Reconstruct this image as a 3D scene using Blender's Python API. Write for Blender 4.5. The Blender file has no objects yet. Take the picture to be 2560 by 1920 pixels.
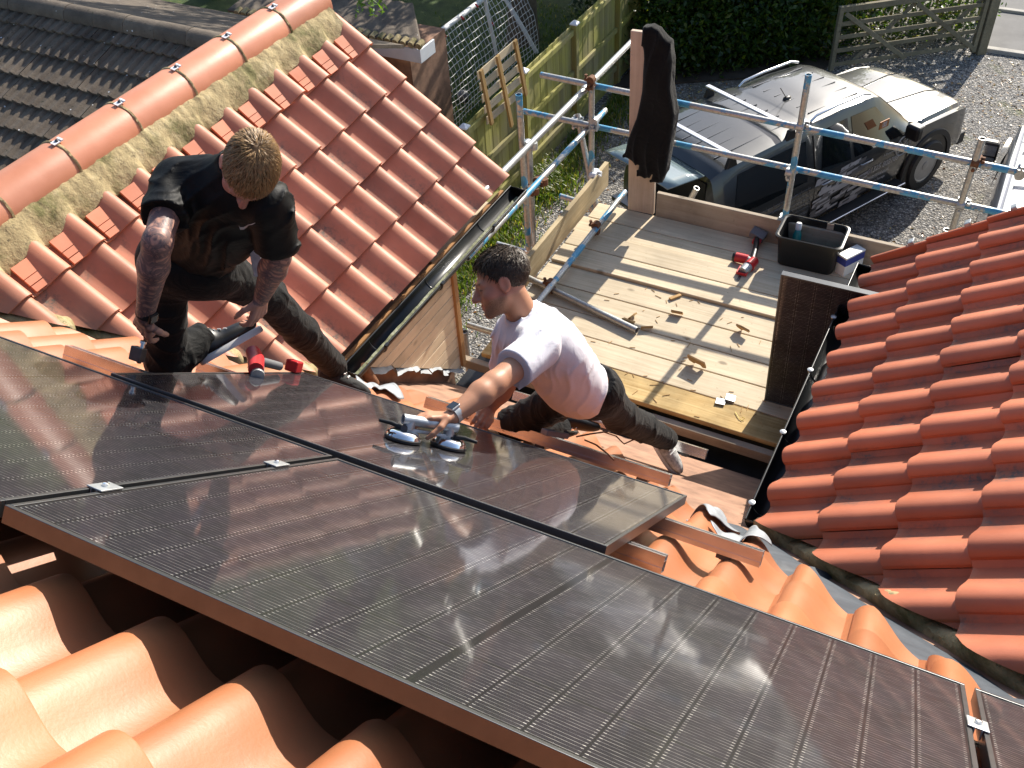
import bpy, bmesh, math, random
import numpy as np
from mathutils import Vector, Matrix
random.seed(7); np.random.seed(7)
sc = bpy.context.scene
COL = sc.collection
PI = math.pi
V3 = lambda *a: np.array(a, float)

# ------------------------------------------------------------------ camera
F_PX = 2481.0
RC = np.array([[0.88615144, 0.46052617, -0.05149053],
               [0.2812774, -0.62286027, -0.73001926],
               [-0.36826438, 0.63242449, -0.68148412]])      # rows: right, down, forward
CAM = V3(1.44883816, -1.45167163, 2.08920618)
cd = bpy.data.cameras.new("camera"); co = bpy.data.objects.new("camera", cd); COL.objects.link(co)
cd.sensor_fit = 'HORIZONTAL'; cd.sensor_width = 36.0; cd.lens = F_PX / 2560 * 36
cd.clip_start = 0.02; cd.clip_end = 400
M = Matrix.Identity(4)
for i in range(3):
    M[i][0] = RC[0][i]; M[i][1] = -RC[1][i]; M[i][2] = -RC[2][i]; M[i][3] = CAM[i]
co.matrix_world = M
sc.camera = co

# ------------------------------------------------------------------ sky, sun, exposure
SUN_DIR = Vector((0.106, 0.855, 0.507)).normalized()
EL = math.asin(SUN_DIR.z)
w = bpy.data.worlds.new("World"); sc.world = w; w.use_nodes = True
wn = w.node_tree.nodes; wn.clear()
sky = wn.new('ShaderNodeTexSky'); sky.sky_type = 'NISHITA'; sky.sun_disc = False
sky.sun_elevation = EL; sky.sun_rotation = math.atan2(SUN_DIR.x, SUN_DIR.y)
sky.air_density = 1.0; sky.dust_density = 1.2; sky.ozone_density = 1.0
bg = wn.new('ShaderNodeBackground'); bg.inputs[1].default_value = 0.11
wo = wn.new('ShaderNodeOutputWorld')
w.node_tree.links.new(sky.outputs[0], bg.inputs[0]); w.node_tree.links.new(bg.outputs[0], wo.inputs[0])
sd = bpy.data.lights.new("sun", 'SUN'); sd.energy = 4.8; sd.angle = math.radians(0.53); sd.color = (1.0, 0.93, 0.82)
so = bpy.data.objects.new("sun", sd); COL.objects.link(so)
so.rotation_euler = (-SUN_DIR).to_track_quat('-Z', 'Y').to_euler(); so.location = (0, 20, 20)
sc.view_settings.view_transform = 'Standard'; sc.view_settings.look = 'None'
sc.view_settings.exposure = 0.85; sc.view_settings.gamma = 1.0; sc.view_settings.use_curve_mapping = False
sc.cycles.max_bounces = 7; sc.cycles.diffuse_bounces = 3; sc.cycles.glossy_bounces = 4
sc.cycles.transmission_bounces = 4; sc.cycles.transparent_max_bounces = 6
sc.cycles.caustics_reflective = False; sc.cycles.caustics_refractive = False
sc.cycles.sample_clamp_indirect = 6.0
sc.cycles.use_denoising = True

# ------------------------------------------------------------------ measuring helpers (pixels of the 2560 x 1920 photo -> points on real planes)
def ray(x, y):
    return RC.T @ V3((x - 1280) / F_PX, (y - 960) / F_PX, 1.0)
def at(x, y, d):
    return CAM + ray(x, y) * d
def onplane(x, y, n, p0):
    d = ray(x, y); n = np.asarray(n, float)
    return CAM + d * ((n @ (np.asarray(p0, float) - CAM)) / (n @ d))
def onx(x, y, X): return onplane(x, y, (1, 0, 0), (X, 0, 0))
def ony(x, y, Y): return onplane(x, y, (0, 1, 0), (0, Y, 0))
def onz(x, y, Z): return onplane(x, y, (0, 0, 1), (0, 0, Z))
S = 0.702                      # slope of the main roof
DA = 0.0151                    # the roof is turned a touch against the scaffold
RU = V3(math.cos(DA), math.sin(DA), 0)
RV = V3(math.sin(DA) * math.cos(S), -math.cos(DA) * math.cos(S), math.sin(S))   # up the slope
RN = np.cross(RU, RV) * -1
if RN[2] < 0: RN = -RN
def RW(u, v, h=0.0): return RU * u + RV * v + RN * h
def onroof(x, y, h=0.0): return onplane(x, y, RN, RN * h)
GZ = -6.3                      # ground
DZ = -2.5                      # top of the scaffold boards

# ------------------------------------------------------------------ object helpers
def nrm(v): v = np.asarray(v, float); return v / (np.linalg.norm(v) + 1e-12)
def frame(z, x=None):
    z = nrm(z); x = V3(1, 0, 0) if x is None else np.asarray(x, float)
    if abs(nrm(x) @ z) > .95: x = V3(0, 1, 0)
    x = nrm(x - z * (x @ z)); return np.stack([x, np.cross(z, x), z], 1)   # columns
OFF = {}
def link(o, parent=None):
    COL.objects.link(o)
    if parent is not None: o.parent = parent
    return o
def tag(o, label=None, cat=None, group=None, kind=None):
    if label: o['label'] = label
    if cat: o['category'] = cat
    if group: o['group'] = group
    if kind: o['kind'] = kind
    return o
def thing(name, loc, label, cat, group=None):
    o = bpy.data.objects.new(name, None); COL.objects.link(o); o.empty_display_size = .1
    o.location = [float(v) for v in loc]; OFF[o.name] = np.asarray(loc, float)
    return tag(o, label, cat, group)
def dup(root, group=None, label=None):
    r = root.copy(); COL.objects.link(r); OFF[r.name] = V3(*r.location)
    if label: r['label'] = label
    for ch in list(root.children):
        c = ch.copy(); COL.objects.link(c); c.parent = r
        for g in list(ch.children):
            d = g.copy(); COL.objects.link(d); d.parent = c
    return r
class MB:
    """collects geometry for ONE mesh object"""
    def __init__(s): s.v = []; s.f = []; s.tv = []; s.n = 0; s.va = {}; s.uv = []
    def add(s, v, f, tv=None, **va):
        v = np.asarray(v, float).reshape(-1, 3); s.v.append(v)
        for q in f: s.f.append([i + s.n for i in q])
        s.tv += [random.random() if tv is None else tv] * len(f)
        for k, a in va.items(): s.va.setdefault(k, []).append((s.n, np.asarray(a, float)))
        s.n += len(v); return s
    def box(s, c, size, R=None, tv=None):
        R = np.eye(3) if R is None else np.asarray(R); h = np.asarray(size, float) / 2
        p = np.array([[i, j, k] for k in (-1, 1) for j in (-1, 1) for i in (-1, 1)], float) * h
        return s.add(p @ R.T + np.asarray(c), [(0, 2, 3, 1), (4, 5, 7, 6), (0, 1, 5, 4), (2, 6, 7, 3), (0, 4, 6, 2), (1, 3, 7, 5)], tv)
    def beam(s, a, b, w, h, up=(0, 0, 1), tv=None):
        a = np.asarray(a, float); b = np.asarray(b, float); x = nrm(b - a); up = np.asarray(up, float)
        z = nrm(up - x * (up @ x)); y = np.cross(z, x)
        return s.box((a + b) / 2, (np.linalg.norm(b - a), w, h), np.stack([x, y, z], 1), tv)
    def tube(s, a, b, r, n=14, r2=None, inner=None, cap=True, tv=None):
        a = np.asarray(a, float); b = np.asarray(b, float); R = frame(b - a); r2 = r if r2 is None else r2
        t = np.linspace(0, 2 * PI, n, endpoint=False); c = np.stack([np.cos(t), np.sin(t), 0 * t], 1)
        if inner is None:
            v = np.concatenate([a + (c * r) @ R.T, b + (c * r2) @ R.T])
            f = [(i, (i + 1) % n, n + (i + 1) % n, n + i) for i in range(n)]
            if cap: f += [tuple(range(n))[::-1], tuple(range(n, 2 * n))]
        else:
            v = np.concatenate([a + (c * r) @ R.T, b + (c * r2) @ R.T, b + (c * inner) @ R.T, a + (c * inner) @ R.T])
            f = []
            for k in range(4):
                o, q = k * n, ((k + 1) % 4) * n
                f += [(o + i, o + (i + 1) % n, q + (i + 1) % n, q + i) for i in range(n)]
        return s.add(v, f, tv)
    def path(s, pts, r, n=8, tv=None, closed=False):
        pts = [np.asarray(p, float) for p in pts]; m = len(pts)
        rr = r if hasattr(r, '__len__') else [r] * m
        t = np.linspace(0, 2 * PI, n, endpoint=False); vs = []; X = None
        for i, p in enumerate(pts):
            if closed: d = pts[(i + 1) % m] - pts[i - 1]
            else: d = pts[min(i + 1, m - 1)] - pts[max(i - 1, 0)]
            R = frame(d, X); X = R[:, 0]
            vs.append(p + (np.stack([np.cos(t), np.sin(t), 0 * t], 1) * rr[i]) @ R.T)
        f = []
        for k in range(m if closed else m - 1):
            a, b = k * n, ((k + 1) % m) * n
            f += [(a + i, a + (i + 1) % n, b + (i + 1) % n, b + i) for i in range(n)]
        if not closed: f += [tuple(range(n))[::-1], tuple(range((m - 1) * n, m * n))]
        return s.add(np.concatenate(vs), f, tv)
    def lathe(s, prof, O, R=None, n=20, sx=1.0, sy=1.0, tv=None):
        R = np.eye(3) if R is None else R; t = np.linspace(0, 2 * PI, n, endpoint=False)
        v = np.concatenate([np.stack([r * sx * np.cos(t), r * sy * np.sin(t), 0 * t + z], 1) for r, z in prof]) @ R.T + np.asarray(O)
        f = []
        for k in range(len(prof) - 1):
            f += [(k * n + i, k * n + (i + 1) % n, (k + 1) * n + (i + 1) % n, (k + 1) * n + i) for i in range(n)]
        f += [tuple(range(n))[::-1], tuple(range((len(prof) - 1) * n, len(prof) * n))]
        return s.add(v, f, tv)
    def prism(s, poly, O, ax, ay, az, th, tv=None):
        ax, ay, az = (np.asarray(k, float) for k in (ax, ay, az)); n = len(poly)
        b = np.array([ax * x + ay * y for x, y in poly]) + np.asarray(O)
        v = np.concatenate([b, b + az * th])
        f = [tuple(range(n))[::-1], tuple(range(n, 2 * n))] + [(i, (i + 1) % n, n + (i + 1) % n, n + i) for i in range(n)]
        return s.add(v, f, tv)
    def grid(s, fn, nu, nv, tv=None, **va):
        v = [fn(i / (nu - 1), j / (nv - 1)) for j in range(nv) for i in range(nu)]
        f = [(j * nu + i, j * nu + i + 1, (j + 1) * nu + i + 1, (j + 1) * nu + i) for j in range(nv - 1) for i in range(nu - 1)]
        return s.add(v, f, tv, **va)
    def build(s, name, mat, parent=None, smooth=None, bevel=0, local=False, cuts=(), fixn=True, solid=0):
        v = np.concatenate(s.v) if s.v else np.zeros((0, 3))
        off = V3(0, 0, 0)
        if parent is not None and not local: off = OFF.get(parent.name, off)
        me = bpy.data.meshes.new(name)
        me.from_pydata((v - off).tolist(), [], s.f)
        a = me.attributes.new('tv', 'FLOAT', 'FACE'); a.data.foreach_set('value', np.array(s.tv, np.float32))
        for k, l in s.va.items():
            arr = np.zeros(len(v), np.float32)
            for st, q in l: arr[st:st + len(q)] = q
            me.attributes.new(k, 'FLOAT', 'POINT').data.foreach_set('value', arr)
        if cuts or fixn:
            bm = bmesh.new(); bm.from_mesh(me)
            for (p, n) in cuts:          # keeps the side n points to
                bmesh.ops.bisect_plane(bm, geom=bm.verts[:] + bm.edges[:] + bm.faces[:], plane_co=Vector((np.asarray(p) - off).tolist()),
                                       plane_no=Vector(list(map(float, n))), clear_inner=True, dist=1e-6)
            if fixn: bmesh.ops.recalc_face_normals(bm, faces=bm.faces[:])
            bm.to_mesh(me); bm.free()
        me.materials.append(mat)
        if smooth:
            me.polygons.foreach_set('use_smooth', [True] * len(me.polygons))
            me.set_sharp_from_angle(angle=math.radians(smooth))
        o = bpy.data.objects.new(name, me); link(o, parent); OFF[o.name] = off
        if solid:
            m = o.modifiers.new('thickness', 'SOLIDIFY'); m.thickness = solid; m.offset = -1
        if bevel:
            m = o.modifiers.new('edges', 'BEVEL'); m.width = bevel; m.segments = 2; m.limit_method = 'ANGLE'; m.angle_limit = math.radians(40)
        return o
def sn(x, y=0., z=0., s=0):
    """cheap smooth noise, -1..1"""
    return (np.sin(x * 1.7 + 1.3 * np.sin(y * 1.1 + s) + s * 2.1) + np.sin(y * 2.3 + 1.7 * np.sin(z * .9 + x * .7) + s * 5.3) + np.sin(z * 1.9 + 1.1 * np.sin(x * 1.3 + s * 3.7) + y * .6)) / 3
# ================================================================== materials
class NT:
    def __init__(s, name):
        s.m = bpy.data.materials.new(name); s.m.use_nodes = True; s.t = s.m.node_tree
        s.b = s.t.nodes['Principled BSDF']
    def n(s, ty, **k):
        o = s.t.nodes.new(ty)
        for a, v in k.items(): setattr(o, a, v)
        return o
    def put(s, sock, v):
        if hasattr(v, 'is_output') or isinstance(v, bpy.types.NodeSocket): s.t.links.new(v, sock)
        else: sock.default_value = v
    def coord(s, which='Object'):
        return s.n('ShaderNodeTexCoord').outputs[which]
    def mapping(s, scale, vec=None, rot=(0, 0, 0)):
        m = s.n('ShaderNodeMapping'); m.inputs['Scale'].default_value = scale; m.inputs['Rotation'].default_value = rot
        s.put(m.inputs[0], vec or s.coord()); return m.outputs[0]
    def noise(s, scale, detail=4, rough=.55, vec=None, dist=0):
        o = s.n('ShaderNodeTexNoise'); o.inputs['Scale'].default_value = scale; o.inputs['Detail'].default_value = detail
        o.inputs['Roughness'].default_value = rough; o.inputs['Distortion'].default_value = dist
        s.put(o.inputs['Vector'], vec or s.coord()); return o.outputs[0]
    def voro(s, scale, vec=None, out='Distance', feature='F1', rand=1):
        o = s.n('ShaderNodeTexVoronoi', feature=feature); o.inputs['Scale'].default_value = scale
        o.inputs['Randomness'].default_value = rand
        s.put(o.inputs['Vector'], vec or s.coord()); return o.outputs[out]
    def ramp(s, fac, stops):
        o = s.n('ShaderNodeValToRGB'); e = o.color_ramp.elements
        while len(e) < len(stops): e.new(.5)
        for i, (p, c) in enumerate(stops):
            e[i].position = p; e[i].color = (c[0], c[1], c[2], 1) if hasattr(c, '__len__') else (c, c, c, 1)
        s.put(o.inputs[0], fac); return o.outputs[0]
    def mix(s, fac, a, b, mode='MIX'):
        o = s.n('ShaderNodeMix', data_type='RGBA', blend_type=mode)
        c = lambda v: (v[0], v[1], v[2], 1) if isinstance(v, (tuple, list)) else v
        s.put(o.inputs[0], fac); s.put(o.inputs[6], c(a)); s.put(o.inputs[7], c(b)); return o.outputs[2]
    def math(s, op, a, b=0., c=0.):
        o = s.n('ShaderNodeMath', operation=op); s.put(o.inputs[0], a); s.put(o.inputs[1], b); s.put(o.inputs[2], c); return o.outputs[0]
    def attr(s, name):
        return s.n('ShaderNodeAttribute', attribute_name=name).outputs['Fac']
    def sep(s, v):
        o = s.n('ShaderNodeSeparateXYZ'); s.put(o.inputs[0], v); return o.outputs
    def bump(s, h, strength=.3, dist=.01):
        o = s.n('ShaderNodeBump'); o.inputs['Strength'].default_value = strength; o.inputs['Distance'].default_value = dist
        s.put(o.inputs['Height'], h); s.t.links.new(o.outputs[0], s.b.inputs['Normal']); return o
    def set(s, **k):
        for a, v in k.items():
            a = a.replace('_', ' ')
            if isinstance(v, tuple) and len(v) == 3 and a != 'Normal': v = (*v, 1)
            s.put(s.b.inputs[a], v)
        return s.m
def simple(name, col, rough=.6, metal=0., var=.18, scale=6, bump=0., bscale=60, coat=0., spec=.5, tvv=0.):
    t = NT(name); n = t.noise(scale, 5)
    d = tuple(c * (1 - var) for c in col); u = tuple(min(1, c * (1 + var)) for c in col)
    c = t.ramp(n, [(.3, d), (.7, u)])
    if tvv: c = t.mix(1.0, c, t.ramp(t.attr('tv'), [(0, 1 - tvv), (1, 1)]), 'MULTIPLY')
    t.set(Base_Color=c, Roughness=rough, Metallic=metal)
    t.b.inputs['Specular IOR Level'].default_value = spec
    if coat: t.set(Coat_Weight=coat, Coat_Roughness=.04)
    if bump: t.bump(t.noise(bscale, 4), bump, .004)
    return t.m
def terracotta(name, lo, hi, rough, dirt, dirtcol):
    t = NT(name); tv = t.attr('tv'); pan = t.attr('pan')
    c = t.ramp(t.noise(5, 5), [(.3, lo), (.72, hi)])
    c = t.mix(1.0, c, t.ramp(tv, [(0, (.80, .76, .74)), (.5, (.97, .97, .97)), (1, (1.1, 1.06, 1.03))]), 'MULTIPLY')
    big = t.ramp(t.noise(3.2, 5, .65), [(.44, 0), (.66, 1)])
    fine = t.ramp(t.noise(46, 4, .7), [(.47, 0), (.62, 1)])
    pm = t.ramp(pan, [(.35, .04), (.9, 1)])
    f = t.math('MULTIPLY', t.math('MULTIPLY', big, t.math('ADD', t.math('MULTIPLY', fine, .6), .4)), t.math('MULTIPLY', pm, dirt))
    c = t.mix(f, c, dirtcol)
    spk = t.ramp(t.voro(38), [(.03, 1), (.07, 0)])
    sm = t.ramp(t.noise(2.1, 3), [(.5, 0), (.65, .75 * min(1, dirt * 1.3))])
    c = t.mix(t.math('MULTIPLY', spk, sm), c, (.03, .022, .02))
    t.set(Base_Color=c, Roughness=t.math('ADD', t.math('MULTIPLY', t.noise(9, 3), .25), rough - .1))
    t.bump(t.math('ADD', t.math('MULTIPLY', t.noise(140, 4, .6), .5), t.noise(14, 3)), .16, .004)
    return t.m
def wood(name, lo, hi, axis=0, rough=.75, grain=9, dark=.35, knots=True, tvv=.25):
    t = NT(name); o = t.coord(); sc3 = [grain * 5] * 3; sc3[axis] = grain * .22
    oi = t.n('ShaderNodeObjectInfo').outputs['Random']
    add = t.n('ShaderNodeVectorMath', operation='ADD'); t.put(add.inputs[0], o)
    cmb = t.n('ShaderNodeCombineXYZ'); t.put(cmb.inputs[0], t.math('MULTIPLY', oi, 17.)); t.put(cmb.inputs[1], t.math('MULTIPLY', oi, 31.)); t.put(cmb.inputs[2], t.math('MULTIPLY', t.attr('tv'), 9.)); t.put(add.inputs[1], cmb.outputs[0])
    v = add.outputs[0]
    g = t.noise(1, 6, .6, t.mapping(sc3, v), .8)
    c = t.ramp(g, [(.28, lo), (.72, hi)])
    big = t.ramp(t.noise(2.6, 5, .6, v), [(.42, 1), (.7, 1 - dark)])
    c = t.mix(1., c, big, 'MULTIPLY')
    if knots:
        ks = [4.5] * 3; ks[axis] = 2.4
        k = t.ramp(t.voro(1, t.mapping(ks, v)), [(.045, 1), (.10, 0)])
        c = t.mix(t.math('MULTIPLY', k, .7), c, tuple(x * .3 for x in lo))
    sp = t.ramp(t.noise(30, 3, .7, v), [(.64, 0), (.72, .55)])
    c = t.mix(sp, c, tuple(x * .5 for x in lo))
    c = t.mix(1., c, t.ramp(t.math('FRACT', t.math('ADD', t.attr('tv'), t.math('MULTIPLY', oi, 3.7))), [(0, 1 - tvv), (1, 1)]), 'MULTIPLY')
    t.set(Base_Color=c, Roughness=rough); t.b.inputs['Specular IOR Level'].default_value = .25
    t.bump(g, .25, .003); return t.m
M_ = {}
M_['tile_main'] = terracotta('terracotta_main', (.355, .128, .050), (.43, .165, .070), .42, .22, (.20, .12, .08))  # base colour of the main roof tiles, with little dirt in the pans
M_['tile_left'] = terracotta('terracotta_weathered', (.47, .185, .105), (.57, .25, .155), .55, 1.25, (.15, .115, .085))
M_['tile_right'] = terracotta('terracotta_red', (.44, .13, .065), (.53, .17, .085), .5, 1.15, (.10, .085, .075))
M_['ridge'] = terracotta('terracotta_ridge', (.48, .19, .105), (.56, .24, .145), .42, .1, (.16, .12, .09))
M_['slip'] = terracotta('terracotta_slip', (.56, .19, .10), (.63, .23, .13), .7, .05, (.2, .15, .1))
def mk_mortar():
    t = NT('mortar'); c = t.ramp(t.noise(9, 6, .65), [(.3, (.26, .20, .10)), (.55, (.42, .33, .17)), (.75, (.48, .40, .24))])
    c = t.mix(t.ramp(t.noise(3.3, 6, .7), [(.5, 0), (.64, .85)]), c, (.10, .10, .025))
    c = t.mix(t.ramp(t.noise(24, 5, .7), [(.6, 0), (.7, .8)]), c, (.06, .05, .03))
    t.set(Base_Color=c, Roughness=.9); t.bump(t.noise(22, 6, .65), .9, .012); return t.m
M_['mortar'] = mk_mortar()
def mk_lead(name, a, b, met):
    t = NT(name); c = t.ramp(t.noise(7, 6, .65, dist=1.2), [(.3, a), (.7, b)])
    c = t.mix(t.ramp(t.noise(2.2, 4), [(.55, 0), (.75, .6)]), c, tuple(min(1, x * 1.5) for x in b))
    t.set(Base_Color=c, Roughness=.5, Metallic=met); t.bump(t.noise(12, 4), .35, .008); return t.m
M_['lead'] = mk_lead('lead_sheet', (.030, .038, .050), (.070, .084, .102), .0)
M_['lead_new'] = mk_lead('lead_bright', (.20, .22, .24), (.34, .365, .385), .1)
def mk_concrete_tile():
    t = NT('concrete_tile'); c = t.ramp(t.noise(3, 6, .7), [(.3, (.085, .065, .05)), (.6, (.17, .135, .10)), (.8, (.23, .19, .14))])
    c = t.mix(1., c, t.ramp(t.attr('tv'), [(0, .7), (1, 1.1)]), 'MULTIPLY')
    c = t.mix(t.ramp(t.noise(19, 4, .7), [(.62, 0), (.68, 1)]), c, (.025, .025, .012))
    sp = t.ramp(t.voro(6.5), [(.05, 1), (.075, 0)])
    c = t.mix(t.math('MULTIPLY', sp, .9), c, (.75, .76, .76))
    t.set(Base_Color=c, Roughness=.92); t.bump(t.noise(40, 5, .7), .6, .01); return t.m
M_['ctile'] = mk_concrete_tile()
M_['board'] = wood('scaffold_board_wood', (.60, .48, .32), (.79, .67, .48), 0, .8, 8, .2)
M_['board_raw'] = wood('rough_board_wood', (.40, .25, .09), (.68, .50, .24), 0, .85, 6, .5)
M_['board_z'] = wood('upright_board_wood', (.58, .45, .34), (.70, .57, .45), 2, .8, 8, .2)
M_['toe'] = wood('toe_board_wood', (.44, .36, .27), (.58, .49, .38), 0, .85, 7, .35)
M_['toe_y'] = wood('side_board_wood', (.52, .40, .22), (.70, .57, .36), 1, .8, 7, .35)
M_['clad'] = wood('cladding_wood', (.74, .58, .38), (.84, .70, .50), 1, .6, 8, .3)
M_['trim'] = wood('trim_wood', (.36, .19, .08), (.46, .27, .12), 2, .6, 8, .2)
M_['fascia'] = wood('fascia_wood', (.34, .17, .07), (.45, .25, .11), 1, .6, 8, .2)
M_['chip'] = wood('offcut_wood', (.42, .24, .09), (.60, .38, .17), 0, .8, 14, .1, False)
M_['pallet'] = wood('pallet_wood', (.50, .40, .26), (.66, .56, .40), 1, .8, 9, .2)
M_['pallet_br'] = wood('batten_wood', (.36, .22, .08), (.48, .31, .13), 2, .8, 9, .2)
def mk_fence():
    t = NT('fence_wood'); o = t.coord(); g = t.noise(1, 5, .6, t.mapping((30, 30, 1.2)), .6)
    c = t.ramp(g, [(.3, (.27, .255, .05)), (.7, (.46, .43, .11))])
    c = t.mix(t.ramp(t.noise(1.6, 4), [(.4, 0), (.7, .75)]), c, (.30, .25, .16))
    c = t.mix(1., c, t.ramp(t.attr('tv'), [(0, .68), (1, 1.1)]), 'MULTIPLY')
    t.set(Base_Color=c, Roughness=.85); t.bump(g, .2, .003); return t.m
M_['fence'] = mk_fence()
M_['gatewood'] = wood('gate_wood', (.23, .20, .13), (.34, .30, .20), 0, .85, 7, .3)
def mk_tube():
    t = NT('scaffold_steel'); n = t.noise(7, 6, .7, t.mapping((.5, .5, .5)))
    st = t.ramp(n, [(.515, 0), (.545, 1)])
    g = t.ramp(t.noise(50, 4), [(.3, (.34, .34, .33)), (.7, (.52, .52, .50))])
    bl = t.ramp(t.noise(20, 4), [(.3, (.03, .22, .42)), (.7, (.10, .38, .58))])
    oi = t.n('ShaderNodeObjectInfo').outputs['Color']
    bs = t.sep(oi)[0]
    f = t.math('MULTIPLY', st, bs)
    c = t.mix(f, g, bl)
    c = t.mix(t.ramp(t.noise(16, 5, .7), [(.68, 0), (.76, .6)]), c, (.22, .12, .06))
    t.set(Base_Color=c, Roughness=.42, Metallic=t.math('SUBTRACT', .75, t.math('MULTIPLY', f, .75)))
    t.bump(t.noise(70, 4), .12, .002); return t.m
M_['tube'] = mk_tube()
M_['rust'] = simple('rusty_steel', (.17, .075, .035), .8, .2, .4, 30, .4, 90)
M_['coupler'] = simple('galvanised_fitting', (.45, .47, .48), .45, .7, .25, 30, .2, 80)
M_['blackplastic'] = simple('black_plastic', (.006, .006, .0065), .42, 0, .3, 8, .1, 120)
M_['gutter'] = simple('gutter_plastic', (.016, .017, .018), .28, 0, .3, 6)
def mk_sludge():
    t = NT('gutter_moss'); c = t.ramp(t.noise(22, 6, .75), [(.3, (.05, .045, .035)), (.5, (.17, .18, .09)), (.62, (.30, .31, .22)), (.8, (.45, .44, .36))])
    t.set(Base_Color=c, Roughness=.8); t.bump(t.noise(60, 5), .5, .004); return t.m
M_['sludge'] = mk_sludge()
M_['alu'] = simple('rail_aluminium', (.74, .74, .76), .26, .95, .04, 40)
M_['frame'] = simple('panel_frame', (.13, .135, .14), .36, .85, .1, 20)
M_['chrome'] = simple('chrome', (.86, .87, .88), .07, 1., .02, 10)
M_['rubber'] = simple('rubber', (.012, .012, .013), .6, 0, .2, 10)
M_['whitepl'] = simple('white_plastic', (.78, .80, .82), .45, 0, .05, 6)
M_['white'] = simple('white_paint', (.80, .80, .78), .5, 0, .08, 5)
M_['red'] = simple('red_plastic', (.52, .02, .025), .4, 0, .1, 10)
M_['grey'] = simple('grey_plastic', (.16, .16, .17), .5, 0, .15, 10)
M_['darkmetal'] = simple('dark_metal', (.10, .10, .105), .4, .8, .2, 20)
M_['brick'] = simple('wall_brick', (.30, .17, .11), .9, 0, .3, 8, .5, 40)
def mk_cells():
    t = NT('solar_cells'); uv = t.n('ShaderNodeUVMap').outputs[0]; x, y, _ = t.sep(uv)
    # x along the panel (m, two halves), y across it
    xm = t.math('ABSOLUTE', t.math('SUBTRACT', x, .861))
    xc = t.math('FRACT', t.math('DIVIDE', t.math('SUBTRACT', xm, .006), .0935))
    xe = t.math('MULTIPLY', t.math('MINIMUM', xc, t.math('SUBTRACT', 1., xc)), .0935)
    yc = t.math('FRACT', t.math('DIVIDE', t.math('SUBTRACT', y, .015), .184))
    ye = t.math('MULTIPLY', t.math('MINIMUM', yc, t.math('SUBTRACT', 1., yc)), .184)
    gap = t.math('MAXIMUM', t.math('LESS_THAN', xe, .0022), t.math('MAXIMUM', t.math('LESS_THAN', ye, .0042), t.math('LESS_THAN', xm, .0065)))
    ed = t.math('MAXIMUM', gap, t.math('GREATER_THAN', xm, .8475))
    wf = t.math('FRACT', t.math('MULTIPLY', yc, 16.))
    wd = t.math('ABSOLUTE', t.math('SUBTRACT', wf, .5))
    wire = t.math('LESS_THAN', wd, .06)
    pad = t.math('MULTIPLY', t.math('LESS_THAN', wd, .11), t.math('LESS_THAN', t.math('ABSOLUTE', t.math('SUBTRACT', xe, .006)), .0026))
    ng = t.math('SUBTRACT', 1., ed)
    dash = t.ramp(t.noise(1, 2, .5, t.mapping((26, 260, 1), uv)), [(.42, .25), (.62, 1)])
    cellv = t.ramp(t.noise(1, 2, .5, t.mapping((11, 5.4, 1), uv)), [(.35, (.010, .009, .013)), (.65, (.018, .015, .021))])
    c = t.mix(ed, cellv, (.008, .0075, .009))
    wm = t.math('MULTIPLY', t.math('MULTIPLY', wire, ng), dash)
    c = t.mix(t.math('MULTIPLY', wm, .48), c, (.55, .54, .52))
    pm = t.math('MULTIPLY', pad, ng)
    c = t.mix(t.math('MULTIPLY', t.math('MULTIPLY', pm, dash), .7), c, (.66, .65, .62))
    dust = t.ramp(t.noise(6, 5, .7, t.mapping((1, 1, 1), uv)), [(.4, 0), (.85, .014)])
    c = t.mix(dust, c, (.5, .47, .43))
    t.set(Base_Color=c, Roughness=.45, Metallic=t.math('MULTIPLY', t.math('MAXIMUM', wm, pm), .7))
    t.set(Coat_Weight=1.0, Coat_IOR=1.42, Coat_Roughness=t.math('ADD', t.math('MULTIPLY', t.noise(5, 3, .5, uv), .05), .03))
    t.b.inputs['Specular IOR Level'].default_value = .2
    return t.m
M_['cells'] = mk_cells()
def mk_gravel():
    t = NT('gravel'); o = t.coord()
    k = t.voro(34, o, 'Color'); ks = t.sep(k)
    c = t.ramp(ks[0], [(0, (.10, .10, .105)), (.35, (.22, .215, .21)), (.6, (.33, .31, .28)), (.8, (.42, .38, .33)), (1, (.62, .61, .59))])
    d = t.voro(34, o)
    c = t.mix(1., c, t.ramp(d, [(.25, 1), (.75, .35)]), 'MULTIPLY')
    soil = t.ramp(t.noise(.55, 5, .6), [(.5, 0), (.66, .55)])
    c = t.mix(soil, c, (.17, .135, .085))
    mo = t.ramp(t.noise(1.3, 5, .7), [(.60, 0), (.72, .6)])
    c = t.mix(mo, c, (.12, .13, .035))
    t.set(Base_Color=c, Roughness=.9); t.bump(t.math('SUBTRACT', 1., d), 1.0, .02); return t.m
M_['gravel'] = mk_gravel()
def mk_lawn():
    t = NT('lawn'); c = t.ramp(t.noise(3, 6, .7), [(.3, (.025, .05, .012)), (.55, (.06, .10, .02)), (.75, (.13, .15, .035))])
    t.set(Base_Color=c, Roughness=.95); t.bump(t.noise(60, 4, .7), .8, .03); return t.m
M_['lawn'] = mk_lawn()
M_['asphalt'] = simple('asphalt', (.17, .165, .16), .9, 0, .18, 2.5, .4, 90)
M_['soil'] = simple('soil', (.055, .042, .03), .95, 0, .4, 5, .8, 40)
M_['kerb'] = simple('kerb_stone', (.42, .40, .36), .9, 0, .15, 6, .3, 60)
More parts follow.
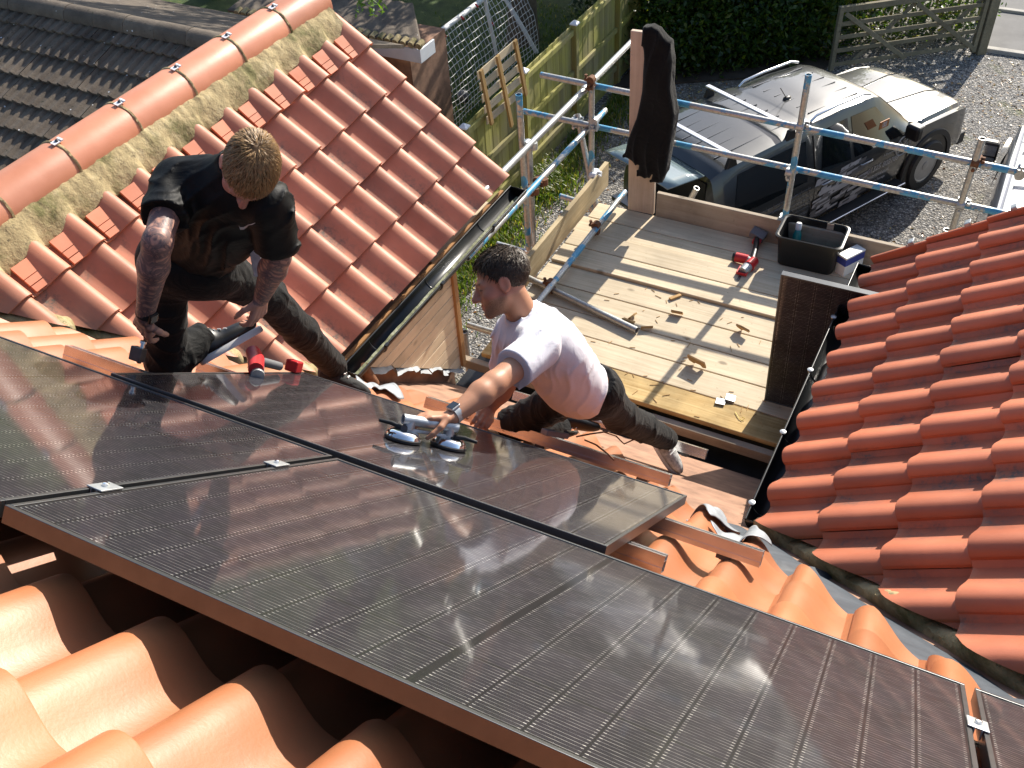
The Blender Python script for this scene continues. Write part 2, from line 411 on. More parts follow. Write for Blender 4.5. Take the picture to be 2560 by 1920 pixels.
def mk_leaf(name, stops, trans, tcol):
    t = NT(name); c = t.ramp(t.attr('tv'), stops)
    t.set(Base_Color=c, Roughness=.38)
    tr = t.n('ShaderNodeBsdfTranslucent'); t.put(tr.inputs[0], t.mix(1., c, (*tcol, 1), 'MULTIPLY'))
    mx = t.n('ShaderNodeMixShader'); mx.inputs[0].default_value = trans
    t.t.links.new(t.b.outputs[0], mx.inputs[1]); t.t.links.new(tr.outputs[0], mx.inputs[2])
    t.t.links.new(mx.outputs[0], t.t.nodes['Material Output'].inputs[0]); return t.m
M_['leaf'] = mk_leaf('hedge_leaf', [(0, (.02, .05, .010)), (.6, (.05, .105, .016)), (.9, (.11, .15, .02)), (1, (.26, .24, .02))], .45, (2.2, 2.0, .6))
M_['leaf_dk'] = mk_leaf('dark_leaf', [(0, (.012, .028, .008)), (1, (.04, .075, .018))], .25, (1.4, 1.5, .6))
M_['needle'] = mk_leaf('conifer_leaf', [(0, (.03, .08, .012)), (1, (.12, .22, .03))], .35, (1.8, 1.8, .6))
M_['grass'] = mk_leaf('grass_blade', [(0, (.05, .10, .012)), (.7, (.13, .20, .025)), (1, (.36, .30, .10))], .4, (1.6, 1.6, .7))
M_['litter'] = mk_leaf('fallen_leaf', [(0, (.22, .085, .02)), (.5, (.34, .18, .06)), (1, (.42, .33, .09))], .15, (1, 1, 1))
M_['bark'] = simple('bark', (.15, .12, .085), .95, 0, .35, 9, .8, 30)
def mk_cloth(name, col, rough=.85, folds=.5, fscale=9, sheen=.2, bd=.02):
    t = NT(name); n = t.noise(fscale, 4, .5, dist=1.4)
    c = t.ramp(t.noise(3, 4), [(.3, tuple(x * .85 for x in col)), (.7, col)])
    t.set(Base_Color=c, Roughness=rough, Sheen_Weight=sheen); t.b.inputs['Specular IOR Level'].default_value = .2
    t.bump(t.math('ADD', n, t.math('MULTIPLY', t.noise(260, 2), .05)), folds, bd); return t.m
M_['tee_black'] = mk_cloth('black_jersey', (.0035, .004, .0045), .6, .35, 9, .0)
M_['tee_white'] = mk_cloth('white_jersey', (.74, .73, .78), .9, .3, 8, .1)
M_['trouser'] = mk_cloth('work_trouser', (.008, .008, .008), .75, .7, 11, .05)
M_['trouser_gr'] = mk_cloth('grey_trouser', (.03, .03, .029), .8, .7, 11, .15)
M_['hoodie'] = mk_cloth('black_fleece', (.0035, .0035, .004), .9, .5, 9, .1)
def mk_skin(name, base, tat):
    t = NT(name); c = t.ramp(t.noise(14, 4), [(.3, tuple(x * .9 for x in base)), (.7, base)])
    c = t.mix(t.math('MULTIPLY', t.attr('red'), .6), c, (.50, .14, .10))
    c = t.mix(t.math('MULTIPLY', t.attr('beard'), t.ramp(t.noise(220, 2), [(.35, .45), (.65, .95)])), c, (.16, .085, .045))
    c = t.mix(t.attr('dark'), c, (.045, .022, .015))
    if tat:
        n1 = t.ramp(t.noise(16, 3, .5, dist=2.6), [(.40, 0), (.50, .55), (.56, 1), (.62, .35), (.72, .8)])
        wv = t.n('ShaderNodeTexWave', wave_type='RINGS', rings_direction='SPHERICAL'); wv.inputs['Scale'].default_value = 9; wv.inputs['Distortion'].default_value = 9; wv.inputs['Detail'].default_value = 3
        t.put(wv.inputs[0], t.mapping((1.6, 1.6, 1.6)))
        n2 = t.ramp(wv.outputs['Fac'], [(.35, 0), (.7, 1)])
        f = t.math('MULTIPLY', t.math('MULTIPLY', t.math('MAXIMUM', n1, t.math('MULTIPLY', n2, .75)), t.attr('tat')), .86)
        c = t.mix(f, c, (.035, .042, .062))
    t.set(Base_Color=c, Roughness=.48, Subsurface_Weight=.08); t.b.inputs['Subsurface Radius'].default_value = (.01, .004, .002)
    t.b.inputs['Specular IOR Level'].default_value = .35
    t.bump(t.noise(180, 3), .12, .002); return t.m
M_['skin_a'] = mk_skin('skin_tattooed', (.50, .27, .20), True)
M_['skin_b'] = mk_skin('skin_tanned', (.50, .25, .15), False)
def mk_hair(name, a, b):
    t = NT(name); c = t.ramp(t.attr('tv'), [(0, a), (1, b)])
    t.set(Base_Color=c, Roughness=.5); t.b.inputs['Specular IOR Level'].default_value = .35; return t.m
M_['hair_a'] = mk_hair('blond_hair', (.11, .058, .02), (.34, .20, .08))
M_['hair_b'] = mk_hair('brown_hair', (.022, .014, .009), (.075, .048, .028))
def mk_paint(name, col, metal=.5, rough=.3):
    t = NT(name); t.set(Base_Color=t.ramp(t.noise(2, 3), [(.3, tuple(x * .93 for x in col)), (.7, col)]), Roughness=rough, Metallic=metal, Coat_Weight=1., Coat_Roughness=.03); return t.m
M_['paint'] = mk_paint('truck_paint', (.022, .025, .027), .25, .35)
M_['vanpaint'] = mk_paint('van_paint', (.42, .43, .45), .5, .3)
M_['sneaker'] = simple('sneaker_fabric', (.42, .41, .39), .8, 0, .45, 45, .5, 90)
M_['carglass'] = simple('tinted_glass', (.006, .008, .009), .03, 0, .1, 3, 0, 60, 1.)
M_['decal'] = simple('grey_decal', (.42, .42, .42), .4, 0, .1, 3)
M_['decal_dk'] = simple('dark_decal', (.12, .12, .12), .4, 0, .1, 3)
M_['alloy'] = simple('alloy_rim', (.33, .34, .36), .35, .7, .1, 8)
M_['orange'] = simple('orange_card', (.45, .17, .05), .6)
# ================================================================== ground and far setting
mb = MB(); mb.grid(lambda a, b: V3(-60 + 120 * a, -30 + 110 * b, GZ), 13, 12)
tag(mb.build('ground', M_['gravel'], fixn=False), kind='structure')

# ================================================================== the house
PITCH = .228; AMP = .068; GA = .33; TH0 = -.130     # tile pitch, roll height, gauge, height of the crests under the panel face
def sprof(x):
    """pantile section, in pitches to the right of the crest seen from the eave: steep roll, then a flat pan rising to the next crest"""
    x = (x + .78) % 1.0 - .78
    if x >= 0: return .30 + .70 * max(0., 1 - (x / .20) ** 2) ** .5 if x < .20 else .30
    q = 1 + x / .80 if x > -.80 else 0
    return max(0., .5 - .5 * math.cos(PI * q)) ** 1.75
def roll(x): return .26 + .74 * math.sqrt(max(0., 1 - (x / .212) ** 2)) if x >= 0 else sprof(x)
LIFT = .034
def tile_field(mb, O, A, B, N, cols, pitch, rows, gauge, amp, nu=18, jit=.0025, mir=True):
    """rows of pantiles: O = a crest on the eave line, A along the eave, B up the slope"""
    O, A, B, N = (np.asarray(k, float) for k in (O, A, B, N))
    for r in range(*rows):
        for c in range(*cols):
            x0, x1 = -.80, .205; sg = -1 if mir else 1
            js = np.random.normal(0, jit, 3); jb = np.random.normal(0, .004)
            xs = np.concatenate([np.linspace(x0, 0, nu - 8), .205 * np.sin(np.linspace(0, PI / 2, 9))[1:]]); P = []; pan = []
            for t, dz, lip in ((0, -.016, 0), (0, 0, 0), (.012, .001, 0), (.5, 0, 0), (1.08, 0, 0)):
                for x in xs:
                    z = amp * roll(x) + LIFT * (1 - t) + .004 * (x - x0) / (x1 - x0) + dz + js[0] + js[1] * (x - .4)
                    a = (c + sg * x) * pitch; b = (r + t) * gauge + jb * (1 - t)
                    P.append(O + A * a + B * b + N * (z - amp)); pan.append(1 - roll(x))
            f = [(k * nu + i, k * nu + i + 1, (k + 1) * nu + i + 1, (k + 1) * nu + i) for k in range(4) for i in range(nu - 1)]
            # side lip on both long sides
            base = len(P)
            for i in (0, nu - 1):
                for k in (1, 4):
                    P.append(P[k * nu + i] - N * .015); pan.append(pan[i])
            for q, i in enumerate((0, nu - 1)):
                f += [(1 * nu + i, 3 * nu + i, 4 * nu + i, base + 2 * q + 1, base + 2 * q)]
            mb.add(P, f, random.random(), pan=pan)
# wing planes
SL = math.radians(38.2); XL, ZL, YLV = -1.50, -1.535, 3.72
SR = math.radians(37.5); XR, ZR, YRV = .97, -1.43, 3.64
LB = V3(-math.cos(SL), 0, math.sin(SL)); LN = V3(math.sin(SL), 0, math.cos(SL)); LO = V3(XL, 0, ZL)
RB = V3(math.cos(SR), 0, math.sin(SR)); RNW = V3(-math.sin(SR), 0, math.cos(SR)); RO = V3(XR, 0, ZR)
def valley(O, B, N, h, hw=0.0):
    """point and direction of the line where the main roof (raised h) meets a wing plane (raised hw)"""
    d = nrm(np.cross(N, RN));
    if d[1] > 0: d = -d                               # runs up the roofs
    Am = np.stack([N, RN, V3(0, 0, 1)]); p = np.linalg.solve(Am, V3(N @ O + hw, h, O[2])); return p, d
HM = -.165                                             # mean face of the main tiles
VLp, VLd = valley(LO, LB, LN, HM); VRp, VRd = valley(RO, RB, RNW, HM)

house = thing('house', (0, 2.6, GZ), 'red pantiled house with two projecting wings that the men work on', 'house')
# walls (below the deck, behind the scaffold)
mb = MB()
mb.box((-.25, 1.2, -4.65), (2.4, 2.7, 3.3)); mb.box((-3.0, .8, -4.0), (2.96, 4.1, 4.6)); mb.box((2.6, .8, -4.0), (3.2, 4.1, 4.6))
mb.build('wall', M_['brick'], house)
# main roof: tiles stop short of both valleys
mb = MB(); u0 = 1.057 - PITCH * 20; EV = -3.86
tile_field(mb, RW(u0, EV, TH0), RU, RV, RN, (0, 28), PITCH, (0, 18), GA, AMP, jit=.0018)
up = V3(0, 0, 1)
nl = np.cross(VLd, up); nl = nl if nl[0] > 0 else -nl
nr = np.cross(VRd, up); nr = nr if nr[0] < 0 else -nr
mb.build('main_roof', M_['tile_main'], house, smooth=42, cuts=[(VLp + nrm(nl) * .20, nl), (VRp + nrm(nr) * .25, nr)], fixn=False)
# deck under the tiles so that nothing shows through
mb = MB(); mb.prism([(-3.4, -3.8), (2.9, -3.8), (2.9, 2.0), (-3.4, 2.0)], RN * -.21, RU, RV, -RN, .03)
mb.build('roof_boarding', M_['brick'], house)
mb = MB()
for k in range(14):
    a = RW(-3.4 + k * .45, 2.08, -.03); b = RW(-3.4 + k * .45 + .46, 2.08, -.03 + .01)
    t = np.linspace(-.1, PI + .1, 12)
    for q in range(11):
        pass
    P = [x + V3(0, -.13 * math.cos(tt), .12 * math.sin(tt)) - V3(0, .02, .05) for x in (a, b) for tt in t]
    mb.add(P, [(q, q + 1, 12 + q + 1, 12 + q) for q in range(11)])
mb.build('ridge_tiles', M_['ridge'], house, smooth=50, solid=.015)
mb = MB(); mb.prism([(-3.4, 0), (2.9, 0), (2.9, 2.2), (-3.4, 2.2)], RW(0, 2.1, -.08), RU, V3(0, -math.cos(S), -math.sin(S)), V3(0, -math.sin(S), math.cos(S)), .04)
mb.build('rear_roof', M_['tile_main'], house)

# lead valleys, mortar beds
LP = .2485; nrow = 5; GL = .317
def valley_parts(p, d, O, B, N, side, s0, s1, labelside):
    across_main = nrm(np.cross(RN, d)); across_main = across_main if across_main[0] * side > 0 else -across_main   # away from the wing, on the main roof
    across_w = nrm(np.cross(N, d)); across_w = across_w if across_w[0] * side < 0 else -across_w                     # up the wing
    mb = MB()
    def fn(a, b):
        s = s0 + (s1 - s0) * a; q = -.32 + .47 * b
        c = p + d * s + (across_main * -q if q < 0 else across_w * q)
        c = c + (RN if q < 0 else N) * (-.035 + .006 * sn(s * 9, q * 14) - (.075 if q >= 0 else 0)) + RN * (.02 if abs((s * 1.0) % 1.1 - .5) < .012 else 0)
        return c
    mb.grid(fn, 60, 14); mb.build('valley_lead', M_['lead'], house, smooth=60, fixn=False)
    mb = MB(); n = 260
    P = []; prof = [0] * 6; yv, pt, sg = (YLV, LP, 1) if side > 0 else (YRV, .2475, -1)
    for i in range(n):
        s = s0 + (s1 - s0) * i / (n - 1); along = d[1] * s + p[1]
        hT = -AMP + AMP * sprof(sg * (along - yv) / pt) + .012
        for k, (q, h) in enumerate(((-.022, -.115), (-.008, -.080), (.004, hT - .020), (.018, hT), (.045, hT - .004), (.08, hT - .035))):
            w1 = .005 * sn(s * 23, k * 1.3, 2) + .004 * sn(s * 67, k * 2, 4)
            P.append(p + d * s + across_w * (q + w1) + N * (h + w1 * .8))
    m = len(prof)
    mb.add(P, [(i * m + k, i * m + k + 1, (i + 1) * m + k + 1, (i + 1) * m + k) for i in range(n - 1) for k in range(m - 1)])
    mb.build('valley_mortar', M_['mortar'], house, smooth=60, fixn=False)
valley_parts(VLp, VLd, LO, LB, LN, 1, .0, 2.35, 'left')
valley_parts(VRp, VRd, RO, RB, RNW, -1, -.1, 2.6, 'right')

# wing roofs
LP = .2485; nrow = 5; GL = .317
mb = MB()
tile_field(mb, LO + V3(0, YLV, 0), V3(0, -1, 0), LB, LN, (0, 17), LP, (0, nrow), GL, AMP)
keepL = [(VLp + RN * .02, RN)]
mb.build('wing_roof', M_['tile_left'], house, smooth=42, cuts=[(RN * (HM + .02), RN), (LO + LB * 1.62, -LB)], fixn=False)
mb = MB(); mb.prism([(YLV - .05, .02), (YLV - .05, 1.75), (-1.0, 1.75), (-1.0, .02)], LO - LN * .115, V3(0, 1, 0), LB, -LN, .03)
mb.build('wing_boarding', M_['brick'], house, cuts=[(RN * -.16, RN)])
LB2 = V3(math.cos(SL), 0, math.sin(SL)); LN2 = V3(-math.sin(SL), 0, math.cos(SL))
XRID = -2.90; ZRID = ZL + (XL - XRID) * math.tan(SL)
mb = MB(); tile_field(mb, V3(XRID, 0, ZRID) - LB2 * 1.75 + V3(0, -.6, 0), V3(0, 1, 0), LB2, LN2, (0, 17), LP, (0, 5), .35, AMP)
mb.build('wing_roof', M_['tile_left'], house, smooth=42, cuts=[(RN * (HM + .02), RN), (V3(0, YLV, 0), (0, -1, 0))], fixn=False)
mb = MB(); tile_field(mb, RO + V3(0, YRV, 0), V3(0, -1, 0), RB, RNW, (1, 17), .2475, (0, 8), .335, AMP * .92, mir=False)
mb.build('wing_roof', M_['tile_right'], house, smooth=42, cuts=[(RN * (HM + .02), RN)], fixn=False)
mb = MB(); mb.prism([(YRV - .05, .02), (YRV - .05, 2.6), (-1.0, 2.6), (-1.0, .02)], RO - RNW * .115, V3(0, 1, 0), RB, -RNW, .03)
mb.build('wing_boarding', M_['brick'], house, cuts=[(RN * -.16, RN)])
for k in range(8):
    mb = MB(); mb.prism([(.335 * k + .002, -AMP - .02), (.335 * k + .35, -AMP - .03), (.335 * k + .35, .004), (.335 * k + .002, .018)], RO + V3(0, YRV - .030, 0), RB, RNW, V3(0, 1, 0), .022)
    mb.build('verge_upstand', M_['tile_right'], house, bevel=.006)
# verge: bedding mortar + undercloak under the end rolls
mb = MB()
mb.prism([(0, 0), (1.95, 0), (1.95, .07), (0, .07)], LO + V3(0, YLV - .03, 0) - LN * .13, LB, LN, V3(0, 1, 0), .05); mb.build('verge_mortar', M_['mortar'], house); mb = MB()
mb.prism([(0, 0), (2.7, 0), (2.7, .07), (0, .07)], RO + V3(0, YRV - .03, 0) - RNW * .13, RB, RNW, V3(0, 1, 0), .05)
mb.build('verge_mortar', M_['mortar'], house)
# eave end mortar under left tiles
mb = MB(); ys = np.linspace(1.66, YLV, 120)
P = []
for y in ys:
    h = AMP * sprof((y - YLV) / LP)
    for dz, db in ((-AMP - .03, .012), (h - AMP + LIFT - .022, .010 + .004 * sn(y * 20))):
        P.append(LO + V3(0, y, 0) + LB * db + LN * dz)
mb.add(P, [(2 * i, 2 * i + 1, 2 * i + 3, 2 * i + 2) for i in range(len(ys) - 1)])
mb.build('eave_mortar', M_['mortar'], house, fixn=False, smooth=50)

# ridge of the left wing
RR = .142; RC0 = V3(XRID + .0, 0, ZRID - .085); RLEN = .455
yj = [YLV + .03 - RLEN * k for k in range(9)]
for k in range(9):
    mb = MB(); y1 = yj[k]; y0 = y1 - RLEN; t = np.linspace(-.12, PI + .12, 22); P = []
    for (y, r) in ((y1, RR), (y1 - .012, RR + .002), (y0 + .004, RR - .001), (y0 + .004, RR - .018)):
        P += [RC0 + V3(r * 1.02 * math.cos(a), y, r * math.sin(a)) for a in t]
    mb.add(P, [(k2 * 22 + i, k2 * 22 + i + 1, (k2 + 1) * 22 + i + 1, (k2 + 1) * 22 + i) for k2 in range(3) for i in range(21)])
    if k == 0: mb.add([RC0 + V3(RR * math.cos(a), y1, RR * math.sin(a)) for a in t], [tuple(range(22))])
    rt = mb.build('ridge_tile', M_['ridge'], house, smooth=40, cuts=[(RN * (HM + .01), RN)] if k > 5 else (), fixn=False)
    if k == 8 or not rt.data.polygons: continue
    mb = MB(); P = []
    for j, a in enumerate(np.linspace(-.15, PI * .93, 40)):
        wd = .012 + .004 * sn(j * .9, k * 3.1)
        for dy, dr in ((-wd, -.004), (-wd * .6, .006), (wd * .5, .007), (wd, -.004)):
            P.append(RC0 + V3((RR + dr) * math.cos(a) * 1.02, y0 + dy + .005 * sn(j * .35, k), (RR + dr) * math.sin(a)))
    mb.add(P, [(j * 4 + q, j * 4 + q + 1, j * 4 + q + 5, j * 4 + q + 4) for j in range(39) for q in range(3)])
    mb.build('joint_mortar', M_['mortar'], rt, smooth=60, fixn=False)
    a = 1.38
    c = RC0 + V3((RR + .012) * math.cos(a), y0 + .01, (RR + .012) * math.sin(a))
    R = frame(V3(math.cos(a), 0, math.sin(a)), V3(0, 1, 0))
    mb = MB(); mb.box(c, (.062, .03, .006), R); mb.box(c + R[:, 2] * .004 + R[:, 0] * .022, (.012, .034, .008), R)
    cl = mb.build('ridge_clip', M_['whitepl'], rt)
    MB().lathe([(.009, 0), (.010, .006), (.006, .010)], c + R[:, 2] * .003, R, 10).build('screw', M_['darkmetal'], cl, smooth=40)
# mortar below the ridge and the little slips in the pans
mb = MB(); ys = np.linspace(YLV - .01, .4, 260); prof = [(1.625, .03), (1.585, .034), (1.545, .026), (1.50, .016), (1.455, .010), (1.44, -.02)]
P = []
for y in ys:
    ph = (y - YLV) / LP
    pan = 1 - sprof(ph)
    for k, (b, h) in enumerate(prof):
        wob = .010 * sn(y * 31, k * 2., 3) + .006 * sn(y * 75, k, 5)
        bb = b + wob * .8 - (.02 * pan if k > 3 else 0)
        hh = h if k < 3 else max(h - AMP * pan * (.25 if k == 3 else .55 if k == 4 else 1.), -AMP)
        P.append(LO + V3(0, y, 0) + LB * bb + LN * (hh + wob * .5 + (.006 * sn(y * 50, 2) if k == 1 else 0)))
m = len(prof)
mb.add(P, [(i * m + k, i * m + k + 1, (i + 1) * m + k + 1, (i + 1) * m + k) for i in range(len(ys) - 1) for k in range(m - 1)])
mb.build('ridge_mortar', M_['mortar'], house, smooth=50, fixn=False, cuts=[(RN * (HM + .03), RN)])
for k in range(12):
    y = YLV - LP * (k + .44); base = LO + V3(0, y, 0) + LB * (1.31) + LN * (-AMP + .052 + random.uniform(-.003, .003))
    R = np.stack([LB, V3(0, 1, 0), LN], 1)
    mb = MB()
    for a, l in ((-.02, .036), (.022, .038), (.085, .08)):
        mb.box(base + LB * a, (l, .115, .014), R)
    o = mb.build('dentil_slip', M_['slip'], house)
# fascia, soffit and cladding of the left wing's cheek
CX = -1.472; CY = 2.86
mb = MB(); mb.beam((XL - .02, 1.5, ZL - .15), (XL - .02, YLV - .02, ZL - .15), .022, .15); mb.build('fascia', M_['fascia'], house, cuts=[(RN * -.12, RN)])
for k in range(11):
    z1 = ZL - .20 - k * .088; mb = MB()
    mb.box((CX, 2.2, z1 - .043), (.02, 2 * (CY - 2.2), .084)); 
    b = mb.build('cladding_board', M_['clad'], house, cuts=[(RN * -.10, RN)], bevel=.004)
    if not b.data.polygons: bpy.data.objects.remove(b)
mb = MB(); mb.box((CX + .004, CY + .02, -2.14), (.05, .045, .80)); mb.build('corner_board', M_['trim'], house, bevel=.003)
mb = MB(); mb.box((CX - .3, CY + .03, -2.1), (.55, .02, .8)); mb.box((CX - .5, 2.0, ZL - .21), (1.0, 3.4, .015)); mb.build('gable_boarding', M_['clad'], house, cuts=[(RN * -.16, RN)])
# lead soakers at the foot of the cheek
def main_h(u, v):                                   # height of the tile face over RN=0
    r = (v - EV) / GA; t = r - math.floor(r)
    return TH0 - AMP + AMP * sprof(-(u - u0) / PITCH) + LIFT * (1 - t)
def drape(mb, fn, nu, nv, lift=.006, amp=.004, f=40):
    def g(a, b):
        u, v = fn(a, b); return RW(u, v, max(main_h(u, v), main_h(u, v + .01)) + lift + amp * sn(u * f, v * f, 1))
    mb.grid(g, nu, nv)
for k in range(5):
    p = V3(-1.52, 2.0 + k * .19, 0); v0 = -(p[1]) / math.cos(S) * 1.0; uu = -1.53
    mb = MB(); drape(mb, lambda a, b: (uu + .02 + a * .115 + .01 * math.sin(5 * b + k), v0 - b * .24), 10, 12, .014 + .003 * (k % 2), .004)
    mb.build('lead_soaker', M_['lead_new'], house, smooth=60, fixn=False)
# gutters
def gutter(X, Z, y0, y1, r, kind, side):
    t = np.linspace(PI, 2 * PI, 13); mb = MB(); P = []
    for y in (y0, y1):
        P += [V3(X + r * math.cos(a), y, Z + r * math.sin(a) * 1.05) for a in t]
    n = 13
    mb.add(P, [(i, i + 1, n + i + 1, n + i) for i in range(n - 1)])
    mb.add([V3(X + r * math.cos(a), y1, Z + r * math.sin(a) * 1.05) for a in t], [tuple(range(n))])
    mb.add([V3(X + r * math.cos(a), y0, Z + r * math.sin(a) * 1.05) for a in t], [tuple(range(n))])
    g = mb.build('gutter', M_['gutter'], house, smooth=50, solid=.003, fixn=False)
    for xx in (X - r, X + r):
        m2 = MB(); m2.tube((xx, y0, Z + .002), (xx, y1, Z + .002), .0055, 8); m2.build('gutter_lip', M_['gutter'], g, smooth=50)
    return g
GLX, GLZ = XL + .065, ZL - .085
g = gutter(GLX, GLZ, 1.70, YLV + .06, .062, 'left', 1)
mb = MB(); mb.grid(lambda a, b: V3(GLX - .004 + .052 * a, 1.72 + 2.03 * b, GLZ - .050 + .030 * a * a - .008 * math.sin(PI * a) + .004 * sn(a * 9, b * 60)), 9, 90)
mb.build('gutter_silt', M_['sludge'], g, smooth=60, fixn=False)
for y in (1.98, 2.62, 3.3):
    m2 = MB(); m2.path([V3(GLX + .066 * math.cos(a), y, GLZ + .068 * math.sin(a)) for a in np.linspace(PI, 2 * PI, 12)], .008, 6); m2.box((GLX + .07, y, GLZ + .006), (.02, .03, .014)); m2.build('gutter_bracket', M_['gutter'], g, smooth=50)
m2 = MB(); m2.tube((GLX + .0, 1.82, GLZ - .06), (GLX + .02, 1.86, GLZ - .22), .034, 14); m2.build('outlet_pipe', M_['rust'], g, smooth=50)
GRX, GRZ = XR - .01, ZR - .075
g = gutter(GRX, GRZ, 1.52, YRV + .02, .062, 'right', -1)
for y in (1.62, 2.12, 2.62, 3.1):
    m2 = MB(); m2.path([V3(GRX + .066 * math.cos(a), y, GRZ + .068 * math.sin(a)) for a in np.linspace(PI, 2 * PI, 12)], .008, 6); m2.build('gutter_bracket', M_['gutter'], g, smooth=50)
    m2 = MB(); m2.lathe([(.014, 0), (.016, .008), (.006, .012)], (GRX - .064, y, GRZ + .004), None, 12); m2.build('bracket_clip', M_['coupler'], g, smooth=50)
for (px, py) in ((2299, 640), (2440, 592), (2552, 548)):
    q = ony(px, py, YRV); q = RO + V3(0, YRV, 0) + RB * ((q - RO) @ RB) + RNW * .008
    m2 = MB(); m2.box(q + RNW * .016, (.034, .04, .006), np.stack([RB, V3(0, 1, 0), RNW], 1)); m2.box(q + V3(0, -.022, 0) - RNW * .01, (.034, .006, .055), np.stack([RB, V3(0, 1, 0), RNW], 1))
    m2.build('verge_clip', M_['coupler'], house, bevel=.003)
# main eave rail; dark gutter slab below, widened to stand for shade in the gap
mb = MB(); mb.box((-.25, 2.955, -2.58), (2.5, .05, .075)); mb.build('eave_rail', M_['toe'], house, bevel=.004)
mb = MB(); mb.box((-.25, 2.98, -2.72), (2.5, .5, .04)); mb.build('eave_gutter_shade', M_['gutter'], house)
# dressed lead over two pan tiles by the right valley and by the left one
def lead_patch(px, py, du, dv, rot, label):
    q = onroof(px, py, -.1); u, v = q @ RU, q @ RV; mb = MB()
    c, s = math.cos(rot), math.sin(rot)
    def fn(a, b):
        x = (a - .5) * du * (1 + .12 * math.sin(b * 7)); y = (b - .5) * dv * (1 + .1 * math.sin(a * 9))
        return u + c * x - s * y, v + s * x + c * y
    drape(mb, fn, 22, 20, .030, .003, 55)
    mb.build('lead_patch', M_['lead_new'], house, smooth=60, fixn=False, solid=.003)
lead_patch(1790, 1288, .17, .15, .9, ''); lead_patch(1853, 1330, .17, .17, .8, ''); lead_patch(950, 965, .24, .16, .5, '')
# wind-blown leaves caught at the foot of the right gutter
mb = MB(); q = V3(GRX + .05, 1.47, GRZ - .10)
for i in range(130):
    c = q + np.random.normal(0, 1, 3) * V3(.035, .04, .02); R = frame(np.random.normal(0, 1, 3)); s = random.uniform(.008, .02)
    mb.add([c + R @ V3(*k) for k in ((-s, -s * .4, 0), (s, -s * .3, .002), (s * .9, s * .4, 0), (-s, s * .3, .003))], [(0, 1, 2, 3)])
tag(mb.build('leaf_debris', M_['bark'], fixn=False), kind='stuff')
# ================================================================== solar panels
PL, PW, PT = 1.722, 1.134, .035
def panel_proto(label, group):
    root = thing('solar_panel', (0, 0, 0), label, 'solar panel', group)
    mb = MB(); w_ = .011
    # frame, top flush at z = 0: four profiles butted end to end
    mb.box((PL / 2, w_ / 2, -PT / 2), (PL, w_, PT)); mb.box((PL / 2, PW - w_ / 2, -PT / 2), (PL, w_, PT))
    mb.box((w_ / 2, PW / 2, -PT / 2), (w_, PW - 2 * w_, PT)); mb.box((PL - w_ / 2, PW / 2, -PT / 2), (w_, PW - 2 * w_, PT))
    mb.build('frame', M_['frame'], root, local=True, bevel=.0012)
    me_v = [(w_, w_, -.0025), (PL - w_, w_, -.0025), (PL - w_, PW - w_, -.0025), (w_, PW - w_, -.0025)]
    mb = MB(); mb.add(me_v, [(0, 1, 2, 3)])
    g = mb.build('glass', M_['cells'], root, local=True, fixn=False)
    l = g.data.uv_layers.new(name='UVMap')
    for lp in g.data.loops:
        v = g.data.vertices[lp.vertex_index].co; l.data[lp.index].uv = (v.x, v.y)
    mb = MB(); mb.add([(x, y, -.007) for x, y, z in me_v[::-1]], [(0, 1, 2, 3)]); mb.build('backsheet', M_['blackplastic'], root, local=True, fixn=False)
    mb = MB(); mb.box((PL / 2, PW * .93, -.018), (.09, .06, .018)); mb.build('junction_box', M_['blackplastic'], root, local=True, bevel=.003)
    return root
def place(o, O, X, Y):
    X = nrm(X); Y = np.asarray(Y, float); Y = nrm(Y - X * (X @ Y)); Z = np.cross(X, Y); m = Matrix.Identity(4)
    for i in range(3): m[i][0], m[i][1], m[i][2], m[i][3] = X[i], Y[i], Z[i], O[i]
    o.matrix_world = m
GP = 'solar panels on the job'
p1 = panel_proto('black solar panel in the front row, the one that fills the middle of the foreground', GP)
place(p1, RW(0, PW, 0), RU, -RV)
p3 = dup(p1, label='black solar panel at the left edge, clamped beside the large foreground one'); place(p3, RW(-PL - .02, PW - .008, 0), RU, -RV)
p4 = dup(p1, label='black solar panel just cut by the bottom right corner of the photo'); place(p4, RW(PL + .022, PW, 0), RU, -RV)
p2 = dup(p1, label='loose black solar panel with the chrome suction lifter standing on it')
a2 = -.024; X2 = RU * math.cos(a2) + RV * math.sin(a2); Y2 = -RU * math.sin(a2) + RV * math.cos(a2)
P2O = RW(-.898, -.022, .006); place(p2, P2O, X2, -Y2)
p5 = dup(p1, label='dark solar panel standing upright on the scaffold boards under the right gutter')
b5 = V3(.55, 3.345, DZ + .003); place(p5, b5 + V3(.0, 0, .0), V3(1, .02, 0), V3(.02, -.13, 1))
